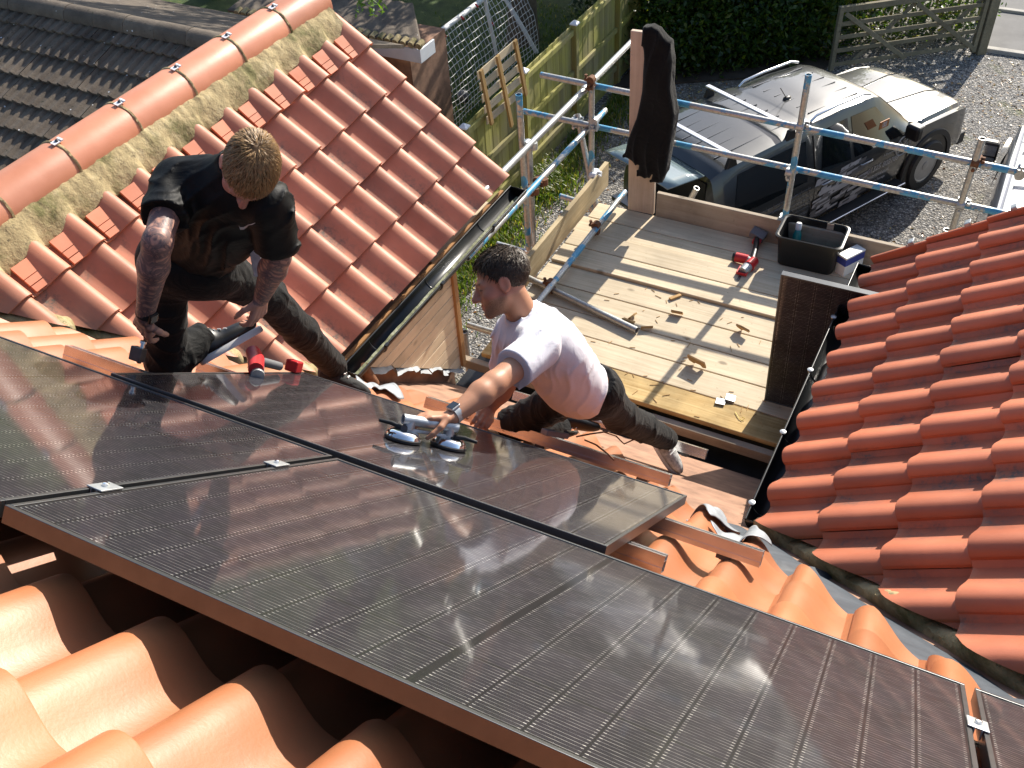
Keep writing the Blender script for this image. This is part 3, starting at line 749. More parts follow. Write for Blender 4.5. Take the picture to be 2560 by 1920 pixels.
# mounting rails
def rail_mesh(mb, a, b):
    X = nrm(b - a); N = RN; Y = np.cross(N, X); L = np.linalg.norm(b - a); R = np.stack([X, Y, N], 1); c = (a + b) / 2
    # box section with an open slot on top
    mb.box(c + N * -.0528, (L, .040, .0024), R)
    for s in (-1, 1):
        mb.box(c + Y * s * .0188 + N * -.0268, (L, .0024, .0496), R)
        mb.box(c + Y * s * .0125 + N * -.001, (L, .015, .002), R)
        mb.box(c + Y * s * .0212 + N * -.038, (L, .0024, .004), R)
    mb.box(c + N * -.018, (L, .0352, .002), R)
def rail(v, ua, ub, label, name='mounting_rail', h=-PT - .001):
    a, b = RW(ua, v, h), RW(ub, v + (0), h)
    t = thing(name, a, label, 'rail', 'aluminium mounting rails')
    mb = MB(); rail_mesh(mb, a, b); mb.build('profile', M_['alu'], t)
    for k in range(3):
        u = ua + .12 + (ub - ua - .24) * k / 2; mb = MB()
        mb.box(RW(u, v, h - .062), (.05, .034, .014), np.stack([RU, RV, RN], 1)); mb.box(RW(u, v - .06, h - .072), (.03, .12, .006), np.stack([RU, RV, RN], 1))
        mb.build('roof_hook', M_['darkmetal'], t)
    return t
rail(-.365, -1.44, .93, 'aluminium rail running under the loose panel and showing at the tattooed man\'s hand')
rail(-.875, -1.24, 1.145, 'aluminium rail under the far side of the loose panel, longest stub at its right end')
rail(-1.82, -.64, .60, 'long bare aluminium rail on the tiles in front of the man in white')
rail(-3.05, -.68, .52, 'farthest aluminium rail, by the eave behind the man in white')
rail(.28, -1.75, 2.9, 'aluminium rail under the front row of panels, far side')
rail(.88, -1.75, 2.9, 'aluminium rail under the front row of panels, near side')
# mid clamps
def clamp(u, v, label, long_axis):
    t = thing('panel_clamp', RW(u, v, 0), label, 'clamp', 'clamps between panels')
    R = np.stack([RU, RV, RN], 1); mb = MB()
    mb.box(RW(u, v, .0035), (.042, .062, .004), R); mb.box(RW(u - .0075, v, -.008), (.003, .062, .02), R); mb.box(RW(u + .0075, v, -.008), (.003, .062, .02), R)
    mb.build('clamp_plate', M_['coupler'], t, bevel=.0015)
    MB().lathe([(.0075, 0), (.0075, .006), (.004, .008)], RW(u, v, .0055), R, 12).build('bolt', M_['chrome'], t, smooth=40)
clamp(-.010, .28, 'small aluminium clamp between the two left panels, nearer the man\'s lifter', 0)
clamp(-.010, .88, 'small aluminium clamp between the two left panels, nearest the left edge of the roof', 0)
clamp(PL + .011, .28, 'small aluminium clamp in the gap at the bottom right corner', 0)
# ================================================================== scaffold
G_BOARD = 'boards of the scaffold deck'
ords = ['first', 'second', 'third', 'fourth', 'fifth', 'sixth', 'seventh', 'eighth', 'ninth']
ybs = [3.0, 3.2345, 3.468, 3.695, 3.94, 4.181, 4.415, 4.632, 4.857, 5.085]
for k in range(9):
    y0, y1 = ybs[k] + .004, ybs[k + 1] - .005
    up_ = .022 if k in (5, 6) else 0
    x0 = -1.41 + random.uniform(-.03, .03); x1 = 2.45
    if k == 0: x0 = -1.38
    if k in (1, 2): x0 = -1.40
    mb = MB(); mb.box(((x0 + x1) / 2, (y0 + y1) / 2, DZ - .019 + up_), (x1 - x0, y1 - y0, .038), tv=random.random())
    lab = ('rough brown scaffold board along the eave, nearest the roof' if k == 0 else
           'pale scaffold deck board, %s out from the eave' % ords[k])
    tag(mb.build('scaffold_board', M_['board_raw'] if k == 0 else M_['board'], bevel=.005), lab, 'board', G_BOARD)
# toe boards
mb = MB(); mb.box((.78, 5.105, DZ + .10), (3.34, .038, .225)); tag(mb.build('toe_board', M_['toe'], bevel=.004), 'long grey-brown toe board standing along the outer edge of the deck', 'board')
mb = MB(); mb.beam((-1.47, 3.70, DZ + .075), (-1.47, 5.42, DZ + .075), .038, .225)
tag(mb.build('toe_board', M_['toe_y'], bevel=.004), 'pale toe board on edge at the left end of the deck', 'board')
# upright board with the hoodie
pb = V3(-1.02, 5.10, DZ)
mb = MB(); mb.beam(pb + V3(0, 0, .0), pb + V3(-.04, .04, 1.50), .225, .04, up=(0, 1, 0)); tag(mb.build('upright_board', M_['board_z'], bevel=.005), 'tall board tied upright to the rails with a black hoodie over it', 'board')
# tubes
TR = .02415; GT = 'scaffold tubes'
def tube(a, b, label, blue=1.0, sleeve=None):
    a, b = np.asarray(a, float), np.asarray(b, float)
    mb = MB(); mb.tube(a, b, TR, 18, inner=TR - .0045)
    o = mb.build('scaffold_tube', M_['tube'], smooth=40); o.color = (blue, 0, 0, 1)
    me = o.data; c = (a + b) / 2
    me.transform(Matrix.Translation((-c).tolist())); o.location = c.tolist(); OFF[o.name] = c
    tag(o, label, 'tube', GT)
    if sleeve is not None:
        p = a + (b - a) * sleeve; d = nrm(b - a); m2 = MB(); m2.tube(p - d * .09 - c, p + d * .09 - c, TR + .006, 16, cap=True); m2.build('sleeve', M_['coupler'], o, smooth=40, local=True)
    return o
def coupler(p, d1, d2, mat, label):
    p = np.asarray(p, float); t = thing('coupler', p, label, 'coupler', 'scaffold couplers'); n = nrm(np.cross(d1, d2))
    for i, (d, o) in enumerate(((nrm(d1), n * .026), (nrm(d2), n * -.026))):
        mb = MB(); mb.tube(p + o - d * .026, p + o + d * .026, TR + .008, 16)
        side = nrm(np.cross(d, n)); mb.box(p + o + side * .038, (.044, .03, .018), np.stack([d, side, n], 1))
        c = mb.build('collar', mat, t, smooth=40)
        m2 = MB(); m2.tube(p + o + side * .045 - n * .02, p + o + side * .045 + n * .035, .007, 8); m2.tube(p + o + side * .045 + n * .02, p + o + side * .045 + n * .034, .013, 6); m2.build('bolt', mat, c)
YU, YR = 5.20, 5.252
def vert(top, base_z, Y=None, X=None):
    t = ony(*top, Y) if Y is not None else onx(*top, X)
    return t, V3(t[0], t[1], base_z)
u5t, _ = vert((2022, 186), 0, Y=YU); u5b = ony(1962, 545, YU)
tube(u5t, (u5b[0] - .0, YU, u5b[2] - .12), 'blue-stained upright tube behind the black tool box', 1)
u6t = ony(2456, 346, YU); u6b = ony(2366, 620, YU)
tube(u6t, u6b + (u6b - u6t) * 1.2, 'upright tube at the right in front of the van', 0)
q = ony(2367, 574, YU + .05); tube(q, q - V3(0, 0, 3.6), 'short open-topped tube stub at the right, just above the wing roof', 0)
r1a, r1b = ony(1352, 187, YR), ony(2555, 431.6, YR); d1 = nrm(r1b - r1a)
tube(r1a, r1b + d1 * .15, 'upper guard rail tube along the outer side of the deck', 1)
r2a, r2b = ony(1309, 278, YR), ony(2560, 544, YR); d2 = nrm(r2b - r2a)
tube(r2a, r2b + d2 * .3, 'lower guard rail tube along the outer side of the deck', 1)
XG = -1.575
g1a, g1b = onx(1586, 97, XG), onx(1232, 456, XG)
tube(g1a, g1b + nrm(g1b - g1a) * .25, 'upper guard rail tube running from the left roof out to the upright board', 0, .34)
g2a, g2b = onx(1513, 276, XG), onx(1168, 645, XG)
tube(g2a, g2b, 'lower left guard rail tube with a turquoise stretch, end open', 1, .12)
XU = -1.63
t, b = onx(1297, 236, XU), onx(1322, 624, XU); tube(t, b, 'paint-flaked upright tube at the left end, standing highest above the fence', 1)
c1p = (t, b)
t2 = onx(1322, 352, XU - .055); tube(t2, V3(t2[0], t2[1], GZ), 'plain upright tube clamped beside the paint-flaked one', 0)
t3 = ony(1479, 215, YU); tube(t3, V3(t3[0], YU, t3[2] - 1.15), 'upright tube at the far left corner of the guard rails', 1)
t4 = ony(1443, 285, YU + .12); b4 = ony(1472, 428, YU + .02); tube(t4, b4 + (b4 - t4) * 1.5, 'short leaning brace tube at the far left corner', 0)
g3a, g3b = onz(1562, 480, DZ + .115), onz(1340, 762, DZ + .09)
tube(g3a, g3b, 'grey-blue tube lying on the deck, pointing out to the toe board', 1)
xt0, xt1 = onz(1310, 690, DZ + .03), onz(1592, 826, DZ + .03)
tube(xt0, xt1, 'grey tube lying on the boards behind the white shirt', 0)
s1 = onz(1400, 490, DZ - .25); s2 = onz(1440, 502, DZ - .25); tube(s1, s2 + (s2 - s1) * 3, 'short tube stub poking out below the left toe board', 1)
l1 = onz(1243, 610, DZ - .10); l2 = onz(1322, 632, DZ - .10); tube(l1, l2 + (l2 - l1) * .15, 'short blue ledger stub at the foot of the left upright', 1)
q = onz(1735, 478, DZ + .1); tube(onz(1742, 470, DZ + .22), q + V3(-.1, -.1, -.3), 'tube end poking up beyond the toe board by the truck', 0)
q = onz(1784, 1066, DZ - .07); tube(q, q + V3(0, 2.1, 0), 'transom tube under the deck, open end facing the roof', 0)
for y in (3.3, 4.9): tube((-1.66, y, DZ - .065), (2.6, y, DZ - .065), 'ledger tube carrying the deck boards from below', 0)
for x, y in ((-1.66, 3.25), (1.4, 5.26)): tube((x, y, DZ - .09), (x, y, GZ), 'standard tube under the deck down to the gravel', 0)
Z_ = V3(0, 0, 1)
for px, py, m, lab in ((2003, 312, 'coupler', 'grey coupler where the blue upright crosses the upper rail'), (1976, 427, 'coupler', 'grey coupler where the blue upright crosses the lower rail'),
                       (2440, 402, 'rust', 'rusty coupler on the right upright and upper rail'), (2404, 508, 'coupler', 'blue-grey coupler on the right upright and lower rail')):
    coupler(ony(px, py, (YU + YR) / 2), d1, Z_, M_[m], lab)
coupler(ony(2552, 428, YR), d1, V3(0, 1, 0), M_['coupler'], 'coupler with bolts at the right edge of the photo')
coupler(onx(1325, 362, XU + .03), nrm(g1b - g1a), Z_, M_['coupler'], 'bluish coupler holding the two left uprights to the upper rail')
coupler(onx(1330, 475, XU + .03), nrm(g2b - g2a), Z_, M_['rust'], 'rusty coupler low on the left upright')
coupler(onx(1352, 452, XG), nrm(g2b - g2a), Z_, M_['rust'], 'rusty coupler on the turquoise rail')
coupler(ony(1478, 207, YU), nrm(g1b - g1a), d1, M_['rust'], 'rusty coupler where the upper rails meet by the fence')
coupler(ony(1487, 310, YU), nrm(g2b - g2a), d2, M_['coupler'], 'coupler where the lower rails meet above the gravel')
coupler(ony(1440, 300, YU + .1), d2, Z_, M_['coupler'], 'coupler with wing bolts on top of the leaning brace')
coupler(onz(1490, 570, DZ + .10), nrm(g3b - g3a), V3(1, 0, 0), M_['rust'], 'rusty coupler on the far half of the tube on the deck')
coupler(onz(1376, 715, DZ + .065), nrm(g3b - g3a), nrm(xt1 - xt0), M_['rust'], 'rusty coupler joining the two tubes on the boards')
coupler(ony(1957, 548, YU), d1, Z_, M_['coupler'], 'white-washed coupler at the foot of the blue upright by the tool box')
coupler(onx(1328, 632, XU), V3(0, 1, 0), Z_, M_['whitepl'], 'whitewashed coupler at the foot of the left upright')
coupler(ony(1486, 436, YU), V3(1, 0, 0), Z_, M_['whitepl'], 'whitewashed coupler at the foot of the far corner upright')
# ================================================================== garden, neighbours, street
mb = MB(); mb.grid(lambda a, b: V3(-40 + 34.9 * a, 4 + 60 * b, GZ + .012), 6, 6); tag(mb.build('lawn', M_['lawn'], fixn=False), kind='structure')
mb = MB(); mb.grid(lambda a, b: V3(.3 + 40 * a, 17.95 + 1.7 * b, GZ + .035), 6, 3); tag(mb.build('pavement', M_['asphalt'], fixn=False), kind='structure')
mb = MB(); mb.grid(lambda a, b: V3(.3 + 40 * a, 19.78 + 8 * b, GZ + .03), 6, 3); tag(mb.build('road', M_['asphalt'], fixn=False), kind='structure')
mb = MB(); mb.box((20.4, 17.875, GZ + .02), (39.6, .14, .10)); tag(mb.build('drive_edging', M_['kerb'], bevel=.01), kind='structure')
mb = MB(); mb.box((20.4, 19.71, GZ + .02), (39.6, .12, .12)); tag(mb.build('kerb', M_['kerb'], bevel=.01), kind='structure')

# fence along the drive
FX = -5.03
fence = thing('fence', (FX, 11, GZ), 'green-tinged close board garden fence running from the roof to the hedge', 'fence')
fy = [5.34, 7.11, 8.88, 10.66, 12.43, 14.21, 15.98]
for i, y in enumerate(fy):
    mb = MB(); mb.box((FX, y, GZ + .92), (.10, .10, 1.84)); p = mb.build('post', M_['fence'], fence, bevel=.004)
    m2 = MB(); q = .062; z = GZ + 1.84; m2.add([(FX - q, y - q, z), (FX + q, y - q, z), (FX + q, y + q, z), (FX - q, y + q, z), (FX, y, z + .05), (FX - q, y - q, z - .02), (FX + q, y - q, z - .02), (FX + q, y + q, z - .02), (FX - q, y + q, z - .02)],
        [(0, 1, 4), (1, 2, 4), (2, 3, 4), (3, 0, 4), (0, 5, 6, 1), (1, 6, 7, 2), (2, 7, 8, 3), (3, 8, 5, 0)]); m2.build('post_cap', M_['whitepl'], p)
    if i == len(fy) - 1: break
    y2 = fy[i + 1]
    for h in (.32, 1.02, 1.70):
        mb = MB(); mb.box((FX - .012, (y + y2) / 2, GZ + h), (.05, y2 - y - .10, .085)); mb.build('rail', M_['fence'], fence, bevel=.006)
    mb = MB(); n = 15
    for k in range(n):
        yy = y + .06 + (y2 - y - .12) * (k + .5) / n; top = 1.80 + random.uniform(-.006, .006)
        mb.box((FX - .05 + .004 * (k % 2), yy, GZ + .15 + (top - .15) / 2), (.016, (y2 - y) / n + .012, top - .15), tv=random.random())
    mb.build('boards', M_['fence'], fence)
    mb = MB(); mb.box((FX - .05, (y + y2) / 2, GZ + .075), (.025, y2 - y - .1, .15)); mb.build('gravel_board', M_['fence'], fence)
# pallet hooked over the fence
pal = thing('pallet', (-4.93, 9.8, -4.7), 'pale wooden pallet leaning on the garden fence in front of the goal net', 'pallet')
c = [onx(1195, 178, -4.955), onx(1285, 100, -4.955), onx(1312, 232, -4.93), onx(1222, 308, -4.93)]
def pq(a, b): return (c[0] * (1 - a) + c[1] * a) * (1 - b) + (c[3] * (1 - a) + c[2] * a) * b
for k in range(5):
    b = .07 + .215 * k; mb = MB(); mb.beam(pq(-.04, b), pq(1.0, b), .012, .115, up=pq(.5, 0) - pq(.5, 1)); mb.build('slat', M_['pallet'], pal, bevel=.003)
for k, a in enumerate((.02, .47, .97)):
    mb = MB(); o = V3(.035, 0, 0); mb.beam(pq(a, -.02) + o, pq(a, 1.02 if k != 1 else 1.35) + o, .035, .07, up=pq(1, 0) - pq(0, 0)); mb.build('batten', M_['pallet_br'], pal, bevel=.003)
# goal
goal = thing('football_goal', (-7.2, 13, GZ), 'white tubular football goal with its net behind the fence', 'goal')
ga = ony(1063, 108, 11.6); gb = V3(ga[0] + .05, 15.0, ga[2])
mb = MB(); mb.tube(ga, gb, .045, 14); cb = mb.build('crossbar', M_['white'], goal, smooth=40)
m2 = MB(); m2.tube(ga - V3(0, .09, 0), ga + V3(0, .05, 0), .052, 14); m2.tube(ga + V3(0, -.06, 0), ga + V3(0, -.06, -.16), .05, 12); m2.build('corner_joint', M_['blackplastic'], cb, smooth=40)
pts = [ony(*p, 11.6) for p in ((985, 163), (1005, 165), (1030, 172), (1060, 200), (1100, 260), (1140, 325))]
mb = MB(); mb.path(pts, .04, 10); mb.build('stay', M_['white'], goal, smooth=50)
f2 = V3(-6.94, 14.8, GZ); mb = MB(); mb.path([f2, f2 + V3(-.3, 0, .48), f2 + V3(-.62, 0, .95), f2 + V3(-1.0, 0, 1.1)], .04, 10); mb.build('stay', M_['white'], goal, smooth=50)
pm0, pm1 = onx(1210, -12, -7.30), onx(1242, 140, -7.16); mb = MB(); mb.tube(pm0, pm1 + (pm1 - pm0) * .35, .034, 10); mb.build('middle_post', M_['white'], goal, smooth=50)
mb = MB()
def net(a, b):   # a along Y, b from the bar to the ground
    x = ga[0] + (-6.93 - ga[0]) * b + .22 * math.sin(PI * b) * (1 if b < 1 else 0) * .5; z = ga[2] + (GZ - ga[2]) * b
    return V3(x + .03 * sn(a * 9, b * 7), 11.55 + 3.3 * a + .02 * sn(a * 30, b * 12), z - .05 * math.sin(PI * b) + .015 * sn(a * 25, b * 20, 2))
for k in range(29): mb.path([net(k / 28, j / 16) for j in range(17)], .0055, 4)
for k in range(1, 15): mb.path([net(j / 40, k / 15) for j in range(41)], .0055, 4)
for k in range(9): mb.path([net(0, j / 10) + V3(-(k + 1) * .10 * (1 - .6 * (j / 10)) , .02 * sn(j, k), -.02 * k * (j / 10)) for j in range(11)], .005, 4)
for k in range(1, 9): mb.path([net(0, k / 9) + V3(-j * .1, .02 * sn(j, k), 0) for j in range(9)], .005, 4)
mb.build('net', M_['white'], goal, fixn=False)
for p in ((1112, 88), (1156, 45), (1192, 14), (1232, 60), (1235, 92)):
    q = onx(*p, -7.2); m2 = MB(); m2.box(q, (.05, .07, .03), frame((1, 1, 1))); m2.build('net_clip', M_['red'], goal)
# ball on the lawn
q = onz(1158, 240, GZ + .11); m = MB(); m.lathe([(.001, -.11)] + [(.11 * math.cos(a), .11 * math.sin(a)) for a in np.linspace(-1.4, 1.4, 13)] + [(.001, .11)], q, None, 20)
tag(m.build('ball', M_['grey'], smooth=60), 'dull grey ball lying on the lawn inside the goal net', 'ball')

# outbuilding with the white fascia
ob = thing('outbuilding', (-7.5, 10.3, GZ), 'low outbuilding with mossy roof edge and white fascia beside the goal', 'building')
e1, e0 = onz(1056, 122, -3.9), V3(-9.6, 9.73, -3.9); e1 = V3(e1[0], 9.73, -3.9)
mb = MB(); n = 22
def obr(a, b):
    x = e0[0] + (e1[0] - e0[0]) * a; return V3(x - b * .75 * a, 9.70 + b * 1.0, -3.86 + .10 * b + .02 * abs(math.sin(x * 12)))
mb.grid(obr, 90, 8, pan=None) if False else mb.grid(obr, 90, 8)
mb.build('roof', M_['ctile'], ob, smooth=60, fixn=False, solid=.04)
mb = MB()
for k in range(26):
    x = e1[0] - .05 - k * .13; mb.path([V3(x, 9.68, -3.87), V3(x, 9.80, -3.835 + random.uniform(-.01, .01))], [.05, .045], 8, tv=random.uniform(.6, 1))
mb.build('eave_tiles', M_['mortar'], ob, smooth=50)
mb = MB(); mb.box(((e0[0] + e1[0]) / 2 - .05, 9.72, -4.03), (e1[0] - e0[0], .03, .20)); mb.box((e1[0] - .06, 9.9, -4.03), (.03, .4, .20)); mb.build('fascia', M_['whitepl'], ob, bevel=.006)
mb = MB(); mb.box(((e0[0] + e1[0]) / 2 - .2, 10.3, -5.2), (e1[0] - e0[0] - .2, 1.0, 2.2)); mb.build('wall', M_['brick'], ob)
# neighbour's concrete tiled roof
nb = thing('neighbour_house', (-9, 6, GZ), 'neighbouring house with dark lichen-spotted concrete tiled roof beyond the ridge', 'house')
NZ = -2.3; NY = 6.1; NS = math.radians(23)
NBv = V3(0, math.cos(NS), math.sin(NS)); NNv = V3(0, -math.sin(NS), math.cos(NS)); eo = V3(-13, NY, NZ - .06) - NBv * 3.3
def nprof(x):
    x = x % 1.0
    return max(0., math.cos((x) * 2 * PI)) ** .8 if (x < .25 or x > .75) else 0.
mb = MB()
for r in range(10):
    for c_ in range(23):
        w0 = .30; P = []; nu = 17; xs = np.linspace(0, 1, nu); jz = random.uniform(-.006, .006)
        for t, dz in ((0, -.03), (0, 0), (1.05, 0)):
            for x in xs:
                P.append(eo + V3((c_ + x) * w0, 0, 0) + NBv * ((r + t) * .335) + NNv * (.034 * nprof(x * 2) + .045 * (1 - t) + dz + jz))
        mb.add(P, [(k * nu + i, k * nu + i + 1, (k + 1) * nu + i + 1, (k + 1) * nu + i) for k in range(2) for i in range(nu - 1)], random.random())
mb.build('roof', M_['ctile'], nb, smooth=40, fixn=False)
mb = MB(); mb.prism([(0, 0), (6.9, 0), (6.9, 3.4), (0, 3.4)], V3(-13, NY + .02, NZ - .02), V3(1, 0, 0), V3(0, math.cos(NS), -math.sin(NS)), V3(0, -.4, -.9), .05); mb.build('far_roof', M_['ctile'], nb)
mb = MB()
for k in range(15):
    x0 = -13 + k * .455; t = np.linspace(-.2, PI + .2, 14); P = [V3(x, NY + .13 * math.cos(a), NZ - .04 + .12 * math.sin(a) + (.004 if k % 2 else 0)) for x in (x0, x0 + .45) for a in t]
    mb.add(P, [(i, i + 1, 14 + i + 1, 14 + i) for i in range(13)] + [tuple(range(14, 28))], random.random())
mb.build('ridge', M_['ctile'], nb, smooth=50, fixn=False)
mb = MB(); mb.box((-9.6, 6.2, -5.0), (6.6, 5.2, 2.5)); mb.build('wall', M_['brick'], nb)

# ------------------------------------------------------------------ leaves
def leaf_cloud(mb, C, s, up=.5, tvf=None, bend=.25, asp=.5):
    n = len(C); rs = np.random.RandomState(n % 9973)
    N = rs.normal(0, 1, (n, 3)); N[:, 2] = np.abs(N[:, 2]) + up; N /= np.linalg.norm(N, axis=1)[:, None]
    T = rs.normal(0, 1, (n, 3)); T -= N * (T * N).sum(1)[:, None]; T /= np.linalg.norm(T, axis=1)[:, None]; B = np.cross(N, T)
    L = s * rs.uniform(.6, 1.3, n)[:, None]; W = L * asp
    v = np.stack([C - T * L, C + B * W * .9 - N * L * bend * .3, C + T * L - N * L * bend, C - B * W * .9 - N * L * bend * .3], 1).reshape(-1, 3)
    st = mb.n; mb.v.append(v); mb.n += 4 * n
    mb.f += [[st + 4 * i, st + 4 * i + 1, st + 4 * i + 2, st + 4 * i + 3] for i in range(n)]
    mb.tv += (rs.uniform(0, 1, n) if tvf is None else tvf(C, rs)).tolist()
def shell_pts(n, c, r, rs, inner=.55, lump=.22, seed=0):
    d = rs.normal(0, 1, (n, 3)); d /= np.linalg.norm(d, axis=1)[:, None]
    k = rs.uniform(inner, 1, n) ** .6 * (1 + lump * sn(d[:, 0] * 3.1, d[:, 1] * 3.1, d[:, 2] * 3.1, seed) + lump * .6 * sn(d[:, 0] * 7, d[:, 1] * 7, d[:, 2] * 7, seed + 1))
    return np.asarray(c) + d * k[:, None] * np.asarray(r)
rs = np.random.RandomState(5)
def shrub(name, label, cat, blobs, n, s, mat, stems, base, group=None, tvf=None):
    t = thing(name, base, label, cat, group); mb = MB()
    tot = sum(b[1][0] * b[1][1] * b[1][2] for b in blobs) ** 1
    for i, (c, r) in enumerate(blobs):
        k = int(n * (r[0] * r[1] * r[2]) / tot); leaf_cloud(mb, shell_pts(k, c, r, rs, seed=i + len(name)), s, tvf=tvf)
    mb.build('foliage', mat, t, fixn=False)
    mb = MB()
    for a, b, r in stems:
        a, b = np.asarray(a, float), np.asarray(b, float); m_ = (a + b) / 2 + np.random.normal(0, .08, 3)
        mb.path([a, m_, b], [r, r * .75, r * .4], 7)
    mb.build('stems', M_['bark'], t, smooth=60)
    return t
def hedge_tv(C, r):
    v = r.uniform(0, .93, len(C)); k = (sn(C[:, 0] * 2, C[:, 1] * 2, C[:, 2] * 2, 4) > .45) & (C[:, 2] > GZ + 1.5); v[k] = r.uniform(.8, 1, k.sum()); return v
bl = []
for i in range(13):
    a = i / 12; x = -4.55 + 2.75 * a; y = 14.75 + 2.0 * a
    bl.append(((x, y + .1, GZ + .62 + .1 * math.sin(i * 2.1)), (.62, .55, .72)))
    bl.append(((x - .1, y + .45, GZ + 1.5 + .15 * math.sin(i * 1.3)), (.7, .6, .75)))
    if i > 3: bl.append(((x - .1, y + .8, GZ + 2.3 + .2 * math.sin(i * 1.7)), (.75, .7, .7)))
    bl.append(((x - .3, y + 1.3, GZ + .9), (.75, .7, 1.0)))
shrub('hedge', 'tall leafy mixed hedge with yellowing leaves behind the pickup truck', 'hedge', bl, 46000, .066, M_['leaf'],
      [((-4.4 + .5 * k, 14.9 + .36 * k, GZ), (-4.5 + .5 * k + .2 * math.sin(k), 15.4 + .36 * k, GZ + 2.3), .035) for k in range(6)], (-3.2, 15.8, GZ), tvf=hedge_tv)
bl = [((.2 - 1.5 * k / 4, 18.4 - .9 * k / 4, GZ + .5), (.55, .5, .55)) for k in range(5)] + [((-1.9, 17.6, GZ + 1.2), (.8, .8, 1.1))]
shrub('garden_plants', 'low leafy plants and weeds showing through the field gate', 'plants', bl, 5200, .055, M_['leaf'], [((-1.6, 17.4, GZ), (-1.7, 17.6, GZ + 1.3), .02), ((-.3, 18, GZ), (-.3, 18.1, GZ + .7), .015)], (-.8, 18, GZ))
bl = [((-6.3, 16.8, GZ + .9), (1.0, .9, 1.0)), ((-5.7, 18.2, GZ + 1.3), (1.1, 1.0, 1.4)), ((-6.6, 18.6, GZ + 2.0), (1.4, 1.1, 1.6)), ((-5.6, 16.4, GZ + .6), (.6, .7, .7))]
shrub('evergreen_shrub', 'dark evergreen shrub on the far side of the fence beside the tree trunk', 'shrub', bl, 9000, .06, M_['leaf_dk'], [((-6.3, 16.9, GZ), (-6.3, 17, GZ + 1.6), .05), ((-5.8, 18.1, GZ), (-5.8, 18.2, GZ + 2), .05)], (-6, 17.5, GZ))
# tree with a trunk by the goal: crown above the frame, shading the lawn
tr = thing('tree', (-7.45, 15.3, GZ), 'conifer by the goal, bare trunk and a drooping green branch tip', 'tree')
mb = MB(); b0 = V3(-7.45, 15.2, GZ); mb.path([b0 + V3(0, 0, -.1), b0 + V3(.01, 0, .4), b0 + V3(.03, .02, 2), b0 + V3(.05, .1, 5), b0 + V3(0, .1, 8.5)], [.36, .29, .26, .2, .06], 16); mb.build('trunk', M_['bark'], tr, smooth=60)
mb = MB()
for k in range(9):
    a = k * 2.39; z = 2.6 + .6 * k; l = 2.6 - .2 * k
    p = b0 + V3(0, 0, z); q = p + V3(math.cos(a) * l, math.sin(a) * l, .2 - .25 * l); mb.path([p, (p + q) / 2 + V3(0, 0, .25), q], [.07, .05, .015], 6)
tip = onz(935, -30, -4.2); tip = at(935, -60, 11.5); mb.path([b0 + V3(0, 0, 3.4), (b0 + V3(0, 0, 3.6) + tip) / 2 + V3(0, 0, .5), tip], [.07, .05, .012], 6)
mb.build('limbs', M_['bark'], tr, smooth=60)
mb = MB(); C = []
for k in range(10):
    a = k * 2.39; z = 3.3 + .62 * k; l = 1.7 - .1 * k
    C.append(shell_pts(900, b0 + V3(math.cos(a) * l, math.sin(a) * l, z), (1.5 - .08 * k, 1.5 - .08 * k, .7), rs, seed=k))
leaf_cloud(mb, np.concatenate(C), .11, up=.2, asp=.35)
D = []
for k in range(26):
    e = at(935 + random.uniform(-46, 46), random.uniform(-14, 40), 11.5 + random.uniform(-.2, .2)); s0 = tip + np.random.normal(0, .06, 3)
    for j in range(13):
        t = j / 12; D.append(s0 * (1 - t) + e * t + V3(0, 0, .1 * math.sin(PI * t)))
leaf_cloud(mb, np.array(D), .055, up=.1, asp=.28, tvf=lambda C, r: r.uniform(.6, 1, len(C)))
mb.build('crown', M_['needle'], tr, fixn=False)
# trees beyond the photo's upper edge, whose shade falls on the lawn and drive
for i, (x, y, h, r, lab) in enumerate(((-11, 21, 7, 3.0, 'broad garden tree beyond the lawn, its crown above the photo'), (-6.5, 22.5, 6.5, 2.4, 'garden tree behind the evergreen shrub, its crown above the photo'), (-15, 15, 6, 2.6, 'garden tree at the far left behind the neighbouring roof'))):
    t = thing('tree', (x, y, GZ), lab, 'tree'); mb = MB(); b = V3(x, y, GZ)
    mb.path([b, b + V3(.1, 0, h * .5), b + V3(0, .1, h * .85)], [.26, .18, .06], 10); mb.build('trunk', M_['bark'], t, smooth=60)
    mb = MB(); C = [shell_pts(1500, b + V3(r * .5 * math.cos(k * 1.26), r * .5 * math.sin(k * 1.26), h * (.62 + .07 * (k % 3))), (r * .75, r * .75, r * .6), rs, seed=k + i) for k in range(5)]
    leaf_cloud(mb, np.concatenate(C), .16); mb.build('crown', M_['leaf_dk'], t, fixn=False)
mb = MB(); mb.prism([(-5.0, 14.0), (-1.75, 15.9), (-1.5, 19.5), (-5.0, 19.5)], V3(0, 0, GZ + .006), V3(1, 0, 0), V3(0, 1, 0), V3(0, 0, 1), .03); tag(mb.build('soil_bed', M_['soil']), kind='structure')
# grass and weeds along the foot of the fence, fallen leaves
def blades(mb, n, fx, h, lean=.5):
    for i in range(n):
        x, y, z = fx(); a = random.uniform(0, 2 * PI); l = h * random.uniform(.4, 1.2); d = V3(math.cos(a), math.sin(a), 0); w_ = .006 + .004 * random.random(); s_ = V3(-d[1], d[0], 0) * w_
        p = V3(x, y, z); q = p + d * l * lean * .4 + V3(0, 0, l * .6); e = p + d * l * lean + V3(0, 0, l * .85)
        mb.add([p - s_, p + s_, q + s_ * .8, q - s_ * .8, e], [(0, 1, 2, 3), (3, 2, 4)], random.random())
mb = MB()
def gx():
    y = random.uniform(6.5, 13.8); e = abs(random.gauss(0, .28)) + .0; return (FX + .06 + e + .12 * (1 + math.sin(y * 3)) * .6, y, GZ)
blades(mb, 5200, gx, .17)
def gx2():
    q = onz(1370 + random.gauss(0, 32), 455 + random.gauss(0, 28), GZ); return q
